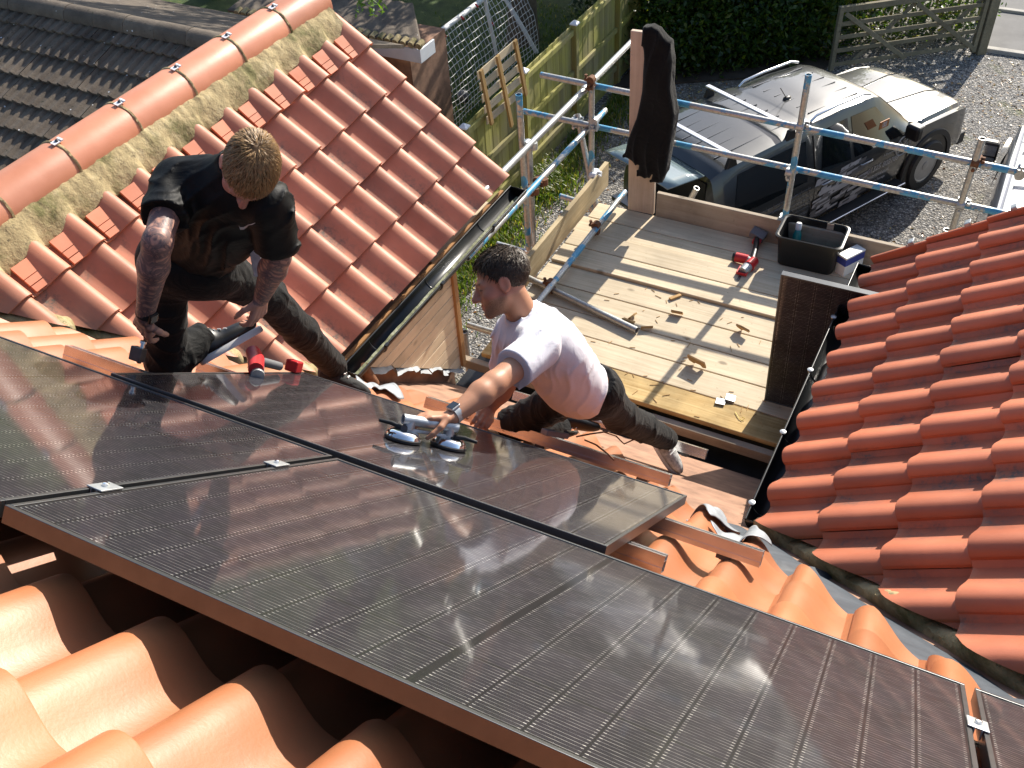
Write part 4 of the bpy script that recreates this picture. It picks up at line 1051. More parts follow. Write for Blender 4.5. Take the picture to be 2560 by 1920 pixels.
blades(mb, 1500, gx2, .15, .7)
tag(mb.build('weeds', M_['grass'], fixn=False), kind='stuff')
mb = MB(); blades(mb, 9000, lambda: (FX - .1 - abs(random.gauss(0, 1.6)), random.uniform(9, 17), GZ), .10); tag(mb.build('lawn_grass', M_['grass'], fixn=False), kind='stuff')
mb = MB(); C = []
for i in range(3400):
    if random.random() < .6: x, y = random.uniform(-4.9, 4), random.uniform(6.0, 17.6)
    else: x, y = random.choice([(random.gauss(1.2, .9), random.gauss(16.2, 1)), (random.gauss(-3, 1.2), random.gauss(14.3, .8)), (random.gauss(.6, 1.0), random.gauss(8.2, .8)), (-4.7 + abs(random.gauss(0, .3)), random.uniform(7, 14))])
    if y > 17.7: continue
    C.append((x, y, GZ + .012))
leaf_cloud(mb, np.array(C), .026, up=2.5, bend=.4, asp=.6); tag(mb.build('fallen_leaves', M_['litter'], fixn=False), kind='stuff')
# gate
gt = thing('field_gate', (-.5, 16.5, GZ), 'open wooden five bar field gate with wire mesh behind the pickup', 'gate')
a, b = onz(2078, 168, GZ + .12), onz(2437, 128, GZ + .06); a = V3(a[0], a[1], GZ); b = V3(b[0], b[1], GZ)
gn = nrm(np.cross(b - a, V3(0, 0, 1)))
if gn[1] > 0: gn = -gn
def gp(t, h, o=0): return a + (b - a) * t + V3(0, 0, h) + gn * o
for t, h in ((0, 1.22), (.985, 1.35)):
    mb = MB(); mb.beam(gp(t, .06), gp(t, h), .085, .075, up=b - a); mb.build('stile', M_['gatewood'], gt, bevel=.005)
for k, (h, w_) in enumerate(((.16, .075), (.42, .075), (.66, .075), (.90, .075), (1.17, .10))):
    mb = MB(); mb.beam(gp(.012, h, .0), gp(.98, h + .03, .0), .024 if k < 4 else .07, w_); mb.build('bar', M_['gatewood'], gt, bevel=.004)
for t0, h0, t1, h1 in ((.03, 1.1, .50, .12), (.5, 1.12, .98, .12), (.50, 1.1, .12, .10), (.98, 1.05, .56, .12)):
    mb = MB(); s_ = .032 if t1 > t0 else -.032; mb.beam(gp(t0, h0, s_), gp(t1, h1, s_), .02, .075, up=(0, 0, 1)); mb.build('brace', M_['gatewood'], gt, bevel=.004)
mb = MB()
for k in range(19): h = .16 + .052 * k; mb.tube(gp(.01, h, -.02), gp(.98, h, -.02), .0016, 4)
for k in range(40): t = .02 + .024 * k; mb.tube(gp(t, .14, -.02), gp(t, 1.12, -.02), .0012, 4)
mb.build('wire_mesh', M_['darkmetal'], gt)
mb = MB(); q = b + (b - a) * .035; mb.box(q + V3(0, .02, .85), (.17, .17, 1.7), frame(V3(0, 0, 1), b - a)); tag(mb.build('gate_post', M_['gatewood'], bevel=.01), 'thick square post the field gate hangs on, by the pavement', 'post')
pk = thing('picket_fence', (-.5, 19, GZ), 'pale picket fence seen through the bars of the field gate', 'fence')
for k in range(15):
    p = V3(-1.3 + .13 * k, 18.75 + .015 * k, GZ); mb = MB(); mb.box(p + V3(0, 0, .62), (.06, .02, 1.2)); mb.build('picket', M_['fence'] if k % 3 else M_['gatewood'], pk, bevel=.003)
mb = MB(); mb.box((-.35, 18.83, GZ + .95), (2.1, .03, .07)); mb.build('rail', M_['gatewood'], pk)
# ================================================================== things lying on the deck
# tool box
bx = thing('storage_tub', onz(2000, 680, DZ), 'open black plastic tub of tools by the toe board', 'tub')
fl, fr = onz(1938, 661, DZ), onz(2066, 690, DZ); X = nrm(fr - fl); Yb = V3(-X[1], X[0], 0); Lb = .47; Wb = .31; Hb = .27
O = fl + Yb * .0 + V3(0, 0, .0)
def tb(s0, h):   # rounded rectangle ring
    P = []; n = 6; r = .045
    for cx, cy, a0 in ((1, 1, 0), (-1, 1, 90), (-1, -1, 180), (1, -1, 270)):
        for k in range(n):
            a = math.radians(a0 + 90 * k / (n - 1)); P.append((cx * (Lb / 2 * s0 - r) + r * math.cos(a), cy * (Wb / 2 * s0 - r) + r * math.sin(a), h))
    return [O + X * (Lb / 2 * .9 + p[0]) + Yb * (Wb / 2 * .9 + p[1]) + V3(0, 0, p[2]) for p in P]
rings = [tb(.86, .004), tb(.88, .01), tb(.97, Hb - .03), tb(1.05, Hb - .028), tb(1.06, Hb - .004), tb(1.0, Hb), tb(.955, Hb - .006), tb(.86, .016)]
mb = MB(); n = 24; mb.add(np.concatenate([np.array(r) for r in rings]), [(k * n + i, k * n + (i + 1) % n, (k + 1) * n + (i + 1) % n, (k + 1) * n + i) for k in range(7) for i in range(n)] + [tuple(range(n))[::-1], tuple(range(7 * n, 8 * n))])
mb.build('body', M_['blackplastic'], bx, smooth=35)
mb = MB(); mb.box(O + X * Lb * .66 + Yb * (Wb * .93) + V3(0, 0, Hb - .03), (.05, .008, .05), np.stack([X, Yb, Z_], 1)); mb.build('label_tag', M_['toe'], bx)
# bottle in the tub
bp = O + X * .10 + Yb * .16 + V3(0, 0, .02); bd = nrm(V3(-.05, .25, 1))
bt = thing('bottle', bp, 'spray bottle with white cap standing in the black tub', 'bottle'); R = frame(bd, X)
MB().lathe([(.03, 0), (.033, .02), (.033, .15), (.02, .19), (.014, .20)], bp, R, 18).build('flask', simple('bottle_green', (.02, .22, .20), .35, 0, .3, 30), bt, smooth=40)
MB().lathe([(.034, .05), (.0345, .05), (.0345, .11), (.034, .11)], bp, R, 18).build('label_band', simple('label_blue', (.05, .14, .30), .5, 0, .3, 40), bt, smooth=40)
MB().lathe([(.022, .195), (.023, .2), (.022, .245), (.018, .25)], bp, R, 16).build('cap', M_['white'], bt, smooth=40)
q = O + X * .31 + Yb * .05 + V3(0, 0, .10); mb = MB(); mb.box(q, (.05, .03, .16), frame((.2, .1, 1), X)); tag(mb.build('packet', simple('blue_packet', (.10, .30, .48), .5, 0, .2, 30), bevel=.003), 'small pale blue packet in the near corner of the black tub', 'packet')
# carton right of the tub
cb_ = thing('carton', O + X * .52, 'small white and blue carton beside the black tub', 'box'); cp = O + X * (.515) + Yb * .14; R = np.stack([nrm(X * .5 + Yb * .85), nrm(Yb * .5 - X * .85), Z_], 1)
mb = MB(); mb.box(cp + V3(0, 0, .045), (.20, .085, .09), R); mb.build('lower_half', M_['white'], cb_, bevel=.003)
mb = MB(); mb.box(cp + V3(0, 0, .12), (.20, .087, .06), R); mb.build('blue_band', simple('blue_print', (.04, .06, .30), .5, 0, .1, 20), cb_, bevel=.002)
mb = MB(); mb.box(cp + V3(0, 0, .158), (.201, .086, .014), R); mb.build('lid', M_['white'], cb_, bevel=.002)
# cordless tools
def power_tool(p, ang, label, kind):
    """a cordless tool lying on its side: motor body, gearbox, grip, battery"""
    t = thing('power_tool', p, label, kind)
    Xd = V3(math.cos(ang), math.sin(ang), 0); Yd = V3(-Xd[1], Xd[0], 0); Zd = V3(0, 0, 1)
    return t, p, Xd, Yd, Zd
p = onz(1868, 676, DZ); h = .035
t, p, Xd, Yd, Zd = power_tool(p, math.radians(82), 'red and black cordless saw lying on the pale boards left of the tub', 'power tool')
b0_ = onz(1893, 606, DZ) ; a0_ = onz(1866, 668, DZ)
mb = MB(); mb.box(b0_ + V3(0, 0, .075), (.08, .12, .055), frame((.2, -.3, 1), Xd)); bt_ = mb.build('battery', M_['grey'], t, bevel=.006)
mb = MB(); mb.box(b0_ + V3(.012, -.035, .050), (.085, .06, .05), frame((.2, -.3, 1), Xd)); mb.build('battery_base', M_['red'], t, bevel=.006)
mb = MB(); mb.path([b0_ + V3(0, -.03, .06), b0_ * .55 + a0_ * .45 + V3(.02, 0, .055), a0_ + V3(.03, .03, .05)], [.024, .021, .026], 12); mb.build('grip', M_['blackplastic'], t, smooth=60)
mb = MB(); mb.path([a0_ + V3(.045, .035, .05), a0_ + V3(.03, -.06, .055)], [.036, .043], 14); mb.build('gear_housing', M_['red'], t, smooth=50)
mb = MB(); mb.path([a0_ + V3(.025, -.05, .05), a0_ + V3(.005, -.13, .05)], [.04, .034], 14); mb.build('gearbox', M_['coupler'], t, smooth=50)
c_ = onz(1840, 655, DZ); mb = MB(); mb.path([c_ + V3(-.01, 0, .045), c_ + V3(.09, .0, .05)], [.038, .034], 14); mb.build('motor', M_['red'], t, smooth=50)
mb = MB(); mb.path([c_ + V3(-.028, 0, .045), c_ + V3(-.008, 0, .045)], [.036, .04], 14); mb.build('motor_cap', M_['blackplastic'], t, smooth=50)
mb = MB(); mb.path([c_ + V3(.08, 0, .05), c_ + V3(.12, -.02, .05), a0_ + V3(.01, -.02, .05)], [.03, .028, .03], 12); mb.build('neck', M_['grey'], t, smooth=50)
k_ = onz(1856, 688, DZ); mb = MB()
for dx, dy, sx, sy in ((-.035, 0, .012, .09), (.035, 0, .012, .09), (0, .04, .06, .012), (0, -.04, .06, .012)): mb.box(k_ + V3(dx, dy, .04), (sx, sy, .022))
mb.build('shoe', M_['red'], t, bevel=.003)
mb = MB(); mb.box(k_ + V3(-.005, -.075, .02), (.02, .06, .012)); mb.build('blade', M_['darkmetal'], t)
# offcuts
def chip(px, py, size, ang, tilt, label, poly=None):
    p = onz(px, py, DZ); mb = MB(); Xd = V3(math.cos(ang), math.sin(ang), 0); N = nrm(V3(-Xd[1] * math.sin(tilt), Xd[0] * math.sin(tilt), math.cos(tilt))); Y = np.cross(N, Xd)
    L, W = size; pl = poly or [(-.5, -.5), (.5, -.5), (.5, .5), (-.5, .5)]
    up_ = abs(math.sin(tilt)) * W / 2 + .008
    mb.prism([(x * L, y * W) for x, y in pl], p + V3(0, 0, up_) - N * .006, Xd, Y, N, .012); tag(mb.build('wood_offcut', M_['chip'], bevel=.001), label, 'offcut', 'wood offcuts on the deck')
NOT = [(-.5, -.5), (.5, -.5), (.5, .35), (.3, .5), (.2, .2), (-.1, .25), (-.2, .5), (-.5, .3)]
chip(1688, 745, (.095, .03), .95, .15, 'narrow upright wood offcut in the brown gap between boards')
chip(1692, 788, (.085, .05), .1, .9, 'small wood offcut leaning by the end of the long board gap')
chip(1571, 806, (.09, .045), -.1, .5, 'wood offcut lying against the end of the grey tube on the boards'); chip(1581, 795, (.075, .03), 1.3, .8, 'thin wood offcut propped on the end of the grey tube')
chip(1617, 824, (.085, .035), .5, .9, 'wood offcut standing on edge just right of the grey tube')
chip(1857, 832, (.11, .07), -.3, 1.0, 'broken wood offcut with a spiky end near the leaning panel', [(-.5, -.3), (-.1, -.5), (.5, -.4), (.45, .1), (.0, .15), (-.2, .6), (-.5, .2)])
chip(1741, 917, (.135, .085), -.25, 1.15, 'large notched wood offcut nearest the roof', NOT)
for i, (px, py, lab) in enumerate(((1801, 1006, 'flat grey metal square on the brown eave board'), (1826, 998, 'flat grey metal square half on the pale board, right of another'))):
    p = onz(px, py, DZ); mb = MB(); mb.box(p + V3(0, 0, .008 + .004 * i), (.062, .062, .006), frame((.12 * i, .1, 1), (1, .15, 0))); tag(mb.build('metal_plate', M_['coupler'], bevel=.001), lab, 'plate', 'metal squares on the deck')
# pencil-thin lines and a cable tie
mb = MB(); q = onz(1845, 1042, DZ + .006); mb.path([q + V3(-.03, .035, 0), q, q + V3(.012, -.012, 0), q + V3(.035, -.02, .0), q + V3(.045, -.002, .004), q + V3(.025, .004, .004)], .0022, 6); tag(mb.build('cable_tie', simple('yellow_tie', (.6, .5, .03), .5), smooth=60), 'yellow cable tie curled on the brown eave board', 'cable tie')
mb = MB()
for i in range(60):
    q = onz(random.uniform(1480, 1930), random.uniform(720, 1060), DZ + .003); a = random.uniform(0, 6.3); l = random.uniform(.008, .03); d = V3(math.cos(a), math.sin(a), 0) * l; mb.beam(q - d, q + d, .003, .003)
tag(mb.build('sawdust_shavings', M_['chip']), kind='stuff')
# hoodie
HB = ony(1636, 75, 5.10)
# ================================================================== vehicles
def vehicle(name, loc, heading, label, cat, st, mat, crown=.03):
    """st: stations along x: (x, sill half width, belt half width, belt z, top half width, top z)"""
    root = thing(name, loc, label, cat); c, s = math.cos(heading), math.sin(heading)
    Rz = np.array([[c, -s, 0], [s, c, 0], [0, 0, 1.]]); W = lambda p: np.asarray(loc) + Rz @ np.asarray(p, float)
    st = np.array(st)
    def S_(x): return [np.interp(x, st[:, 0], st[:, k]) for k in range(1, 6)]
    def side(x, t, o=0.0, sg=-1):      # t 0..1 from belt to roof edge, below 0 down the body side
        ws, wb, zb, wt, zt = S_(x)
        if t >= 0: y = wb + (wt + .035 - wb) * t; z = zb + (zt - .07 - zb) * t
        else: y = wb + (.012 if t > -.6 else .0); z = zb + t * (zb - .42); y = wb + .015 * math.sin(PI * -t) + (ws - wb) * max(0, -t - .3)
        return V3(x, sg * (y + o), z)
    xs = []
    for i in range(len(st) - 1): xs += list(np.linspace(st[i, 0], st[i + 1, 0], 4, endpoint=False))
    xs.append(st[-1, 0]); P = []; prof = None
    for x in xs:
        ws, wb, zb, wt, zt = S_(x)
        h = [(0, zt + crown), (wt * .5, zt + crown * .8), (wt * .85, zt + crown * .25), (wt, zt - .015), (wt + .035, zt - .07)]
        h += [(wt + .035 + (wb - wt - .035) * t, zt - .07 + (zb - zt + .07) * t) for t in (.5, 1)]
        h += [(wb + .015, zb - .10), (wb + .018, zb - .28), (ws, .62), (ws - .015, .46), (ws - .12, .36)]
        P.append([(x, -y, z) for y, z in h[::-1]] + [(x, y, z) for y, z in h[1:]])
    m = len(P[0]); n = len(P); mb = MB()
    mb.add([W(p) for r in P for p in r], [(i * m + k, i * m + k + 1, (i + 1) * m + k + 1, (i + 1) * m + k) for i in range(n - 1) for k in range(m - 1)] + [tuple(range(m)), tuple(range((n - 1) * m, n * m))])
    mb.build('body', mat, root, smooth=38)
    return root, W, side, Rz, S_
def quad_panel(root, W, fn, nu, nv, name, mat, parent=None, th=None):
    mb = MB(); mb.grid(lambda a, b: W(fn(a, b)), nu, nv); return mb.build(name, mat, parent or root, smooth=60, fixn=False, solid=th or 0)
def wheel(root, W, Rz, x, sg, y, r, wd, mat_rim):
    R = frame(Rz @ V3(0, sg, 0), Rz @ V3(1, 0, 0)); c = W((x, sg * y, r)); mb = MB()
    mb.lathe([(r * .62, -wd / 2), (r * .9, -wd / 2), (r, -wd * .32), (r, wd * .32), (r * .92, wd / 2), (r * .66, wd / 2), (r * .62, wd * .40)], c, R, 40); w_ = mb.build('wheel', M_['rubber'], root, smooth=40)
    mb = MB(); mb.lathe([(r * .64, wd * .42), (r * .62, wd * .46), (r * .56, wd * .42), (r * .55, wd * .2), (.02, wd * .18)], c, R, 40)
    for k in range(10):
        a = k * 2 * PI / 10; d = R @ V3(math.cos(a), math.sin(a), 0); o = R[:, 2] * wd * .36
        mb.beam(c + o + d * .05, c + o + d * r * .57, .03 if k % 2 else .03, .02, up=R[:, 2])
    mb.lathe([(.075, wd * .36), (.07, wd * .44), (.03, wd * .46)], c, R, 18); mb.build('rim', mat_rim, w_, smooth=40)
def text(parent, W, Rz, s, x, z, y, size, mat, name='lettering', shear=0.):
    cu = bpy.data.curves.new(name, 'FONT'); cu.body = s; cu.size = size; cu.shear = shear; cu.extrude = .0008
    tmp = bpy.data.objects.new(name, cu); COL.objects.link(tmp); bpy.context.view_layer.update()
    me = bpy.data.meshes.new_from_object(tmp.evaluated_get(bpy.context.evaluated_depsgraph_get())); bpy.data.objects.remove(tmp); bpy.data.curves.remove(cu)
    me.materials.clear(); me.materials.append(mat); o = bpy.data.objects.new(name, me); link(o, parent)
    m = Matrix.Identity(4); ax = Rz @ V3(1, 0, 0); up_ = nrm(V3(0, 0, 1) + (Rz @ V3(0, .06, 0))); nn = np.cross(ax, up_); p = W((x, -y, z)) - OFF[parent.name]
    for i in range(3): m[i][0], m[i][1], m[i][2], m[i][3] = ax[i], up_[i], nn[i], p[i]
    o.matrix_local = m; return o
HD = math.radians(63.0)
st = [(-2.62, .80, .86, 1.08, .62, 1.60), (-2.60, .88, .91, 1.10, .70, 1.72), (-2.45, .93, .945, 1.12, .74, 1.80), (-1.4, .95, .955, 1.13, .75, 1.84), (-.86, .95, .955, 1.14, .745, 1.83), (-.80, .95, .955, 1.14, .70, 1.835), (-.2, .95, .955, 1.14, .685, 1.84), (.45, .95, .955, 1.14, .66, 1.79), (.60, .95, .955, 1.14, .66, 1.74), (1.22, .95, .95, 1.14, .80, 1.21), (1.32, .95, .95, 1.13, .86, 1.20), (2.15, .95, .94, 1.09, .82, 1.15), (2.45, .93, .90, 1.03, .76, 1.08), (2.56, .86, .82, .96, .68, 1.00), (2.60, .78, .76, .9, .6, .94)]
fw = onz(2291, 469, GZ); hv = V3(math.cos(HD), math.sin(HD), 0); rv = V3(hv[1], -hv[0], 0)
TL = fw - rv * .93 - hv * 1.635; TL[2] = GZ
truck, W, side, Rz, S_ = vehicle('pickup_truck', TL, HD, 'dark grey double cab pickup with hardtop, roof bars and door lettering, parked on the gravel', 'pickup truck', st, M_['paint'])
for sg in (-1, 1):
    for (xa, xb, xt0, xt1, nm) in ((-.08, 1.02, -.06, .46, 'front_window'), (-.74, -.16, -.62, -.14, 'rear_window'), (-2.35, -1.02, -2.22, -1.0, 'canopy_window')):
        quad_panel(truck, W, lambda a, b: side(xa * (1 - b) + xt0 * b + ((xb * (1 - b) + xt1 * b) - (xa * (1 - b) + xt0 * b)) * a, .06 + .84 * b, .006, sg), 10, 6, nm, M_['carglass'])
def wind(a, b):
    x = .66 + (1.18 - .66) * b; ws, wb, zb, wt, zt = S_(x); y = (wt - .03) * (2 * a - 1); return V3(x, y, zt + .03 * (1 - (2 * a - 1) ** 2) + .006)
quad_panel(truck, W, wind, 12, 8, 'windscreen', M_['carglass'])
# open canopy glass at the back and a flat black sheet standing for the shade inside the load bay
quad_panel(truck, W, lambda a, b: V3(-2.60 - .62 * b, -.60 + 1.2 * a, 1.74 + .06 * b - .015 * (2 * a - 1) ** 2), 8, 4, 'rear_hatch', simple('hatch_glass', (.20, .26, .27), .08, 0, .1, 4, 0, 60, 1.), th=.02)
quad_panel(truck, W, lambda a, b: V3(-2.632, -.66 + 1.32 * a, 1.02 + .62 * b), 4, 4, 'load_bay_shade', M_['blackplastic'])
mb = MB(); mb.box(W((-2.83, 0, .98)), (.45, 1.3, .06), Rz); mb.build('tailgate', M_['paint'], truck, bevel=.01)
# ribs on the roofs, seams
mb = MB()
for y in (-.50, -.30, -.10, .10, .30, .50):
    mb.beam(W((-.66, y, 1.868 - .02 * abs(y))), W((.32, y, 1.838 - .03 * abs(y))), .012, .012); mb.beam(W((-2.35, y, 1.838 - .02 * abs(y))), W((-1.0, y, 1.872 - .03 * abs(y))), .014, .012)
mb.build('roof_ribs', M_['paint'], truck)
mb = MB()
for sg in (-1, 1):
    for x in (-.86, -.11, 1.10):
        mb.path([W(side(x, t, .003, sg)) for t in np.linspace(-.85, .0, 8)], .006, 5)
mb.path([W(side(-.86, t, .003, sg2)) for sg2 in (-1,) for t in np.linspace(0, .95, 6)], .006, 5)
for y in (-.28, .28): mb.path([W((x, y + .08 * (x - 1.4) * (1 if y > 0 else -1), np.interp(x, [1.3, 2.15, 2.5], [1.232, 1.182, 1.10]))) for x in np.linspace(1.35, 2.45, 8)], .006, 5)
mb.build('panel_gaps', M_['blackplastic'], truck)
for x in (-2.30, -1.25):
    cbx = None; mb = MB(); mb.beam(W((x, -.80, 1.96)), W((x, .80, 1.96)), .075, .026); cbx = mb.build('roof_bar', M_['alu'], truck, bevel=.008)
    for y in (-.74, .74): m2 = MB(); m2.prism([(-.09, 0), (.09, 0), (.045, .13), (-.045, .13)], W((x, y - .03, 1.80)) , Rz @ V3(1, 0, 0), V3(0, 0, 1), Rz @ V3(0, 1, 0), .06); m2.build('bar_foot', M_['blackplastic'], cbx, bevel=.008)
for y in (-.655, .655):
    mb = MB(); mb.path([W((x, y * (1 - .03 * max(0, x)), z)) for x, z in ((-.78, 1.84), (-.68, 1.895), (-.3, 1.905), (.25, 1.885), (.40, 1.83))], .018, 8); mb.build('roof_rail', M_['alu'], truck, smooth=60)
mb = MB(); mb.lathe([(.05, 0), (.045, .02), (.02, .035)], W((-.58, -.05, 1.865)), Rz, 14, 1.5, .8); mb.path([W((-.6, -.05, 1.89)), W((-.74, -.05, 2.07))], .006, 6); mb.build('aerial', M_['blackplastic'], truck, smooth=50)
for x in (-1.635, 1.635):
    for sg in (-1, 1):
        wheel(truck, W, Rz, x, sg, .875, .40, .25, M_['alloy'])
        mb = MB(); t = np.linspace(-.15, PI + .15, 22); P = []
        for r, o in ((.47, -.06), (.47, .025), (.545, .025), (.56, .0)): P += [W((x + r * math.cos(a), sg * (.955 + o), .42 + r * math.sin(a))) for a in t]
        mb.add(P, [(k * 22 + i, k * 22 + i + 1, (k + 1) * 22 + i + 1, (k + 1) * 22 + i) for k in range(3) for i in range(21)]); mb.build('wheel_arch', M_['rubber'], truck, smooth=40)
        mb = MB(); mb.add([W((x + .475 * math.cos(a), sg * .964, .42 + .475 * math.sin(a))) for a in np.linspace(-.5, PI + .5, 26)], [tuple(range(26))]); mb.build('arch_liner', M_['blackplastic'], truck, fixn=False)
for sg in (-1, 1):
    mb = MB(); mb.box(W((.0, sg * 1.02, .40)), (2.0, .17, .05), Rz); sb = mb.build('side_step', M_['rubber'], truck, bevel=.012)
    m2 = MB(); m2.tube(W((-1.0, sg * 1.11, .415)), W((1.0, sg * 1.11, .415)), .012, 8); m2.build('step_edge', M_['alu'], sb)
    mb = MB(); mb.box(W((.98, sg * 1.07, 1.22)), (.13, .22, .20), Rz); mi = mb.build('mirror', M_['blackplastic'], truck, bevel=.03)
    m2 = MB(); m2.box(W((1.0, sg * 1.075, 1.31)), (.14, .2, .05), Rz); m2.build('mirror_cap', M_['paint'], mi, bevel=.02)
    for x in (-.62, .16): mb = MB(); mb.path([W(side(x + dx, -.16, .012 + o, sg)) for dx, o in ((-.12, 0), (-.1, .02), (.1, .02), (.12, 0))], .013, 7); mb.build('door_handle', M_['alloy'], truck, smooth=60)
mb = MB(); mb.box(W((2.60, 0, .78)), (.06, 1.2, .28), Rz); mb.build('grille', M_['blackplastic'], truck, bevel=.01)
mb = MB(); mb.box(W((2.60, 0, .46)), (.16, 1.76, .20), Rz); mb.build('front_bumper', M_['rubber'], truck, bevel=.03)
for sg in (-1, 1): mb = MB(); mb.box(W((2.50, sg * .74, .88)), (.12, .24, .17), Rz); mb.build('headlight', M_['whitepl'], truck, bevel=.02)
# graphics on the near side: grey blocks, an emblem and the lettering
rs2 = random.Random(3)
mbl, mbd = MB(), MB()
for k in range(95):
    x = -1.0 + .95 * rs2.random() ** 1.1 + .1; t = -.06 - .92 * rs2.random(); l = rs2.uniform(.08, .30); hh = rs2.uniform(.035, .10); t2 = min(-.02, t + hh); x2 = min(x + l, .35)
    if x2 <= x: continue
    tgt = mbl if rs2.random() < .62 else mbd; o = .010 + .0006 * k / 95 * 10
    tgt.add([W(side(x, t, o)), W(side(x2, t + .02, o)), W(side(x2 + .02, t2 + .02, o)), W(side(x + .02, t2, o))], [(0, 1, 2, 3)])
mbl.build('side_graphic', M_['decal'], truck, fixn=False); mbd.build('side_graphic', M_['decal_dk'], truck, fixn=False)
mb = MB()   # thin grid drawn over the rear flank
for k in range(12):
    x = -2.45 + .13 * k; mb.path([W(side(x + .2 * t, -t * .9, .012)) for t in (.05, .35, .65, .95)], .0022, 4)
for k in range(9): mb.path([W(side(x, -.1 - .1 * k, .012)) for x in (-2.5, -2.1, -1.7, -1.3, -.95)], .0022, 4)
mb.path([W(side(-2.5, -.75, .013)), W(side(-1.9, -.3, .013)), W(side(-1.2, -.1, .013))], .005, 4)
mb.build('grid_graphic', M_['decal_dk'], truck, fixn=False)
text(truck, W, Rz, '01325 802709', .22, .80, .985, .115, M_['decal'], shear=.15)
text(truck, W, Rz, 'A Renewable', .52, .97, .985, .055, M_['decal'])
text(truck, W, Rz, 'www.electrical.co.uk', .16, .70, .985, .065, M_['decal'], shear=.15)
text(truck, W, Rz, 'Solar / Battery Storage', .14, .61, .985, .055, M_['decal'], shear=.15)
ec = V3(.93, -.985, 1.00); mb = MB()
mb.path([W(ec + V3(.15 * math.cos(a), -.0, .15 * math.sin(a))) for a in np.linspace(0, 2 * PI, 30, endpoint=False)], .008, 5, closed=True)
for a in (.8, 2.34): mb.beam(W(ec + V3(.13 * math.cos(a), 0, .13 * math.sin(a))), W(ec - V3(.13 * math.cos(a), 0, .13 * math.sin(a))), .008, .012)
mb.build('emblem', M_['decal'], truck, smooth=50)
for s_, dx, dz in (('G', -.02, .06), ('E', .07, -.02), ('P', -.11, -.02)): text(truck, W, Rz, s_, .93 + dx, 1.0 + dz, .987, .065, M_['decal'])
# orange card and cabin bits behind the glass
q = onplane(2206, 308, rv, W((0, -.90, 1.3))); mb = MB(); mb.box(q + rv * .03, (.19, .012, .11), Rz); oc = mb.build('dashboard_card', M_['orange'], truck)
mb = MB()
for dx in (-.022, .022):
    for a, b, sx, sz in ((0, .028, .034, .007), (0, -.028, .034, .007), (.015, 0, .007, .056), (-.015, 0, .007, .056)): mb.box(q + rv * .04 + Rz @ V3(dx + a, 0, b), (sx, .004, sz), Rz)
mb.build('card_print', M_['white'], oc)
# van at the right edge
vs = [(-2.5, .85, .88, 1.0, .74, 1.82), (-2.42, .92, .94, 1.02, .80, 1.88), (0, .95, .96, 1.05, .82, 1.93), (.95, .95, .96, 1.05, .80, 1.90), (1.15, .95, .96, 1.05, .76, 1.82), (1.85, .95, .95, 1.04, .78, 1.16), (2.35, .92, .90, .98, .72, 1.0), (2.55, .82, .78, .88, .62, .86)]
vloc = V3(2.43, 10.55, GZ); VH = math.radians(90)
van, W2, side2, Rz2, S2 = vehicle('van', vloc, VH, 'silver panel van with a roof rack and black wing mirror, cut by the right edge', 'van', vs, M_['vanpaint'])
for sg in (-1, 1):
    quad_panel(van, W2, lambda a, b: side2((.62 * (1 - b) + .66 * b) + ((1.72 - .62) * (1 - b) + (1.14 - .66) * b) * a, .06 + .8 * b, .006, sg), 8, 5, 'side_window', M_['carglass'])
    mb = MB(); mb.box(W2((1.42, sg * 1.10, 1.22)), (.14, .24, .30), Rz2); mi = mb.build('mirror', M_['blackplastic'], van, bevel=.04)
    m2 = MB(); m2.box(W2((1.342, sg * 1.10, 1.26)), (.008, .19, .15), Rz2); m2.box(W2((1.342, sg * 1.10, 1.13)), (.008, .19, .06), Rz2); m2.build('mirror_glass', M_['chrome'], mi)
    for x in (-1.45, 1.6): wheel(van, W2, Rz2, x, sg, .84, .34, .22, M_['alloy'])
    mb = MB(); mb.box(W2((-.3, sg * .972, .72)), (2.6, .02, .10), Rz2); mb.build('rubbing_strip', M_['rubber'], van, bevel=.006)
    mb = MB(); mb.tube(W2((-2.3, sg * .74, 1.99)), W2((.9, sg * .74, 1.99)), .025, 10); mb.build('rack_rail', M_['white'], van, smooth=40)
def wind2(a, b):
    x = 1.2 + .62 * b; ws, wb, zb, wt, zt = S2(x); y = (wt - .03) * (2 * a - 1); return V3(x, y, zt + .03 * (1 - (2 * a - 1) ** 2) + .006)
quad_panel(van, W2, wind2, 10, 6, 'windscreen', M_['carglass'])
for x in (-2.1, -1.3, -.5, .3): mb = MB(); mb.box(W2((x, 0, 2.01)), (.05, 1.5, .03), Rz2); mb.build('rack_bar', M_['alu'], van, bevel=.006)
mb = MB(); mb.box(W2((-.6, .3, 2.05)), (3.0, .28, .05), Rz2); mb.build('rack_ladder', M_['whitepl'], van, bevel=.008)
# ================================================================== signed distance modelling for people and cloth
def cap(P, a, b, ra, rb=None):
    rb = ra if rb is None else rb; a = np.asarray(a, float); ab = np.asarray(b, float) - a
    t = np.clip(((P - a) @ ab) / (ab @ ab + 1e-12), 0, 1); return np.linalg.norm(P - a - t[:, None] * ab, axis=1) - (ra + (rb - ra) * t)
def ell(P, c, r, R=None):
    q = P - np.asarray(c, float); q = q if R is None else q @ R; r = np.asarray(r, float)
    k0 = np.linalg.norm(q / r, axis=1); k1 = np.linalg.norm(q / (r * r), axis=1); return np.where(k1 > 1e-9, k0 * (k0 - 1) / (k1 + 1e-12), -r.min())
def sm(a, b, k):
    h = np.clip(.5 + .5 * (b - a) / k, 0, 1); return b + (a - b) * h - k * h * (1 - h)
def sub(a, b, k): return -sm(-a, b, k)
def union(ds, k):
    d = ds[0]
    for e in ds[1:]: d = sm(d, e, k)
    return d
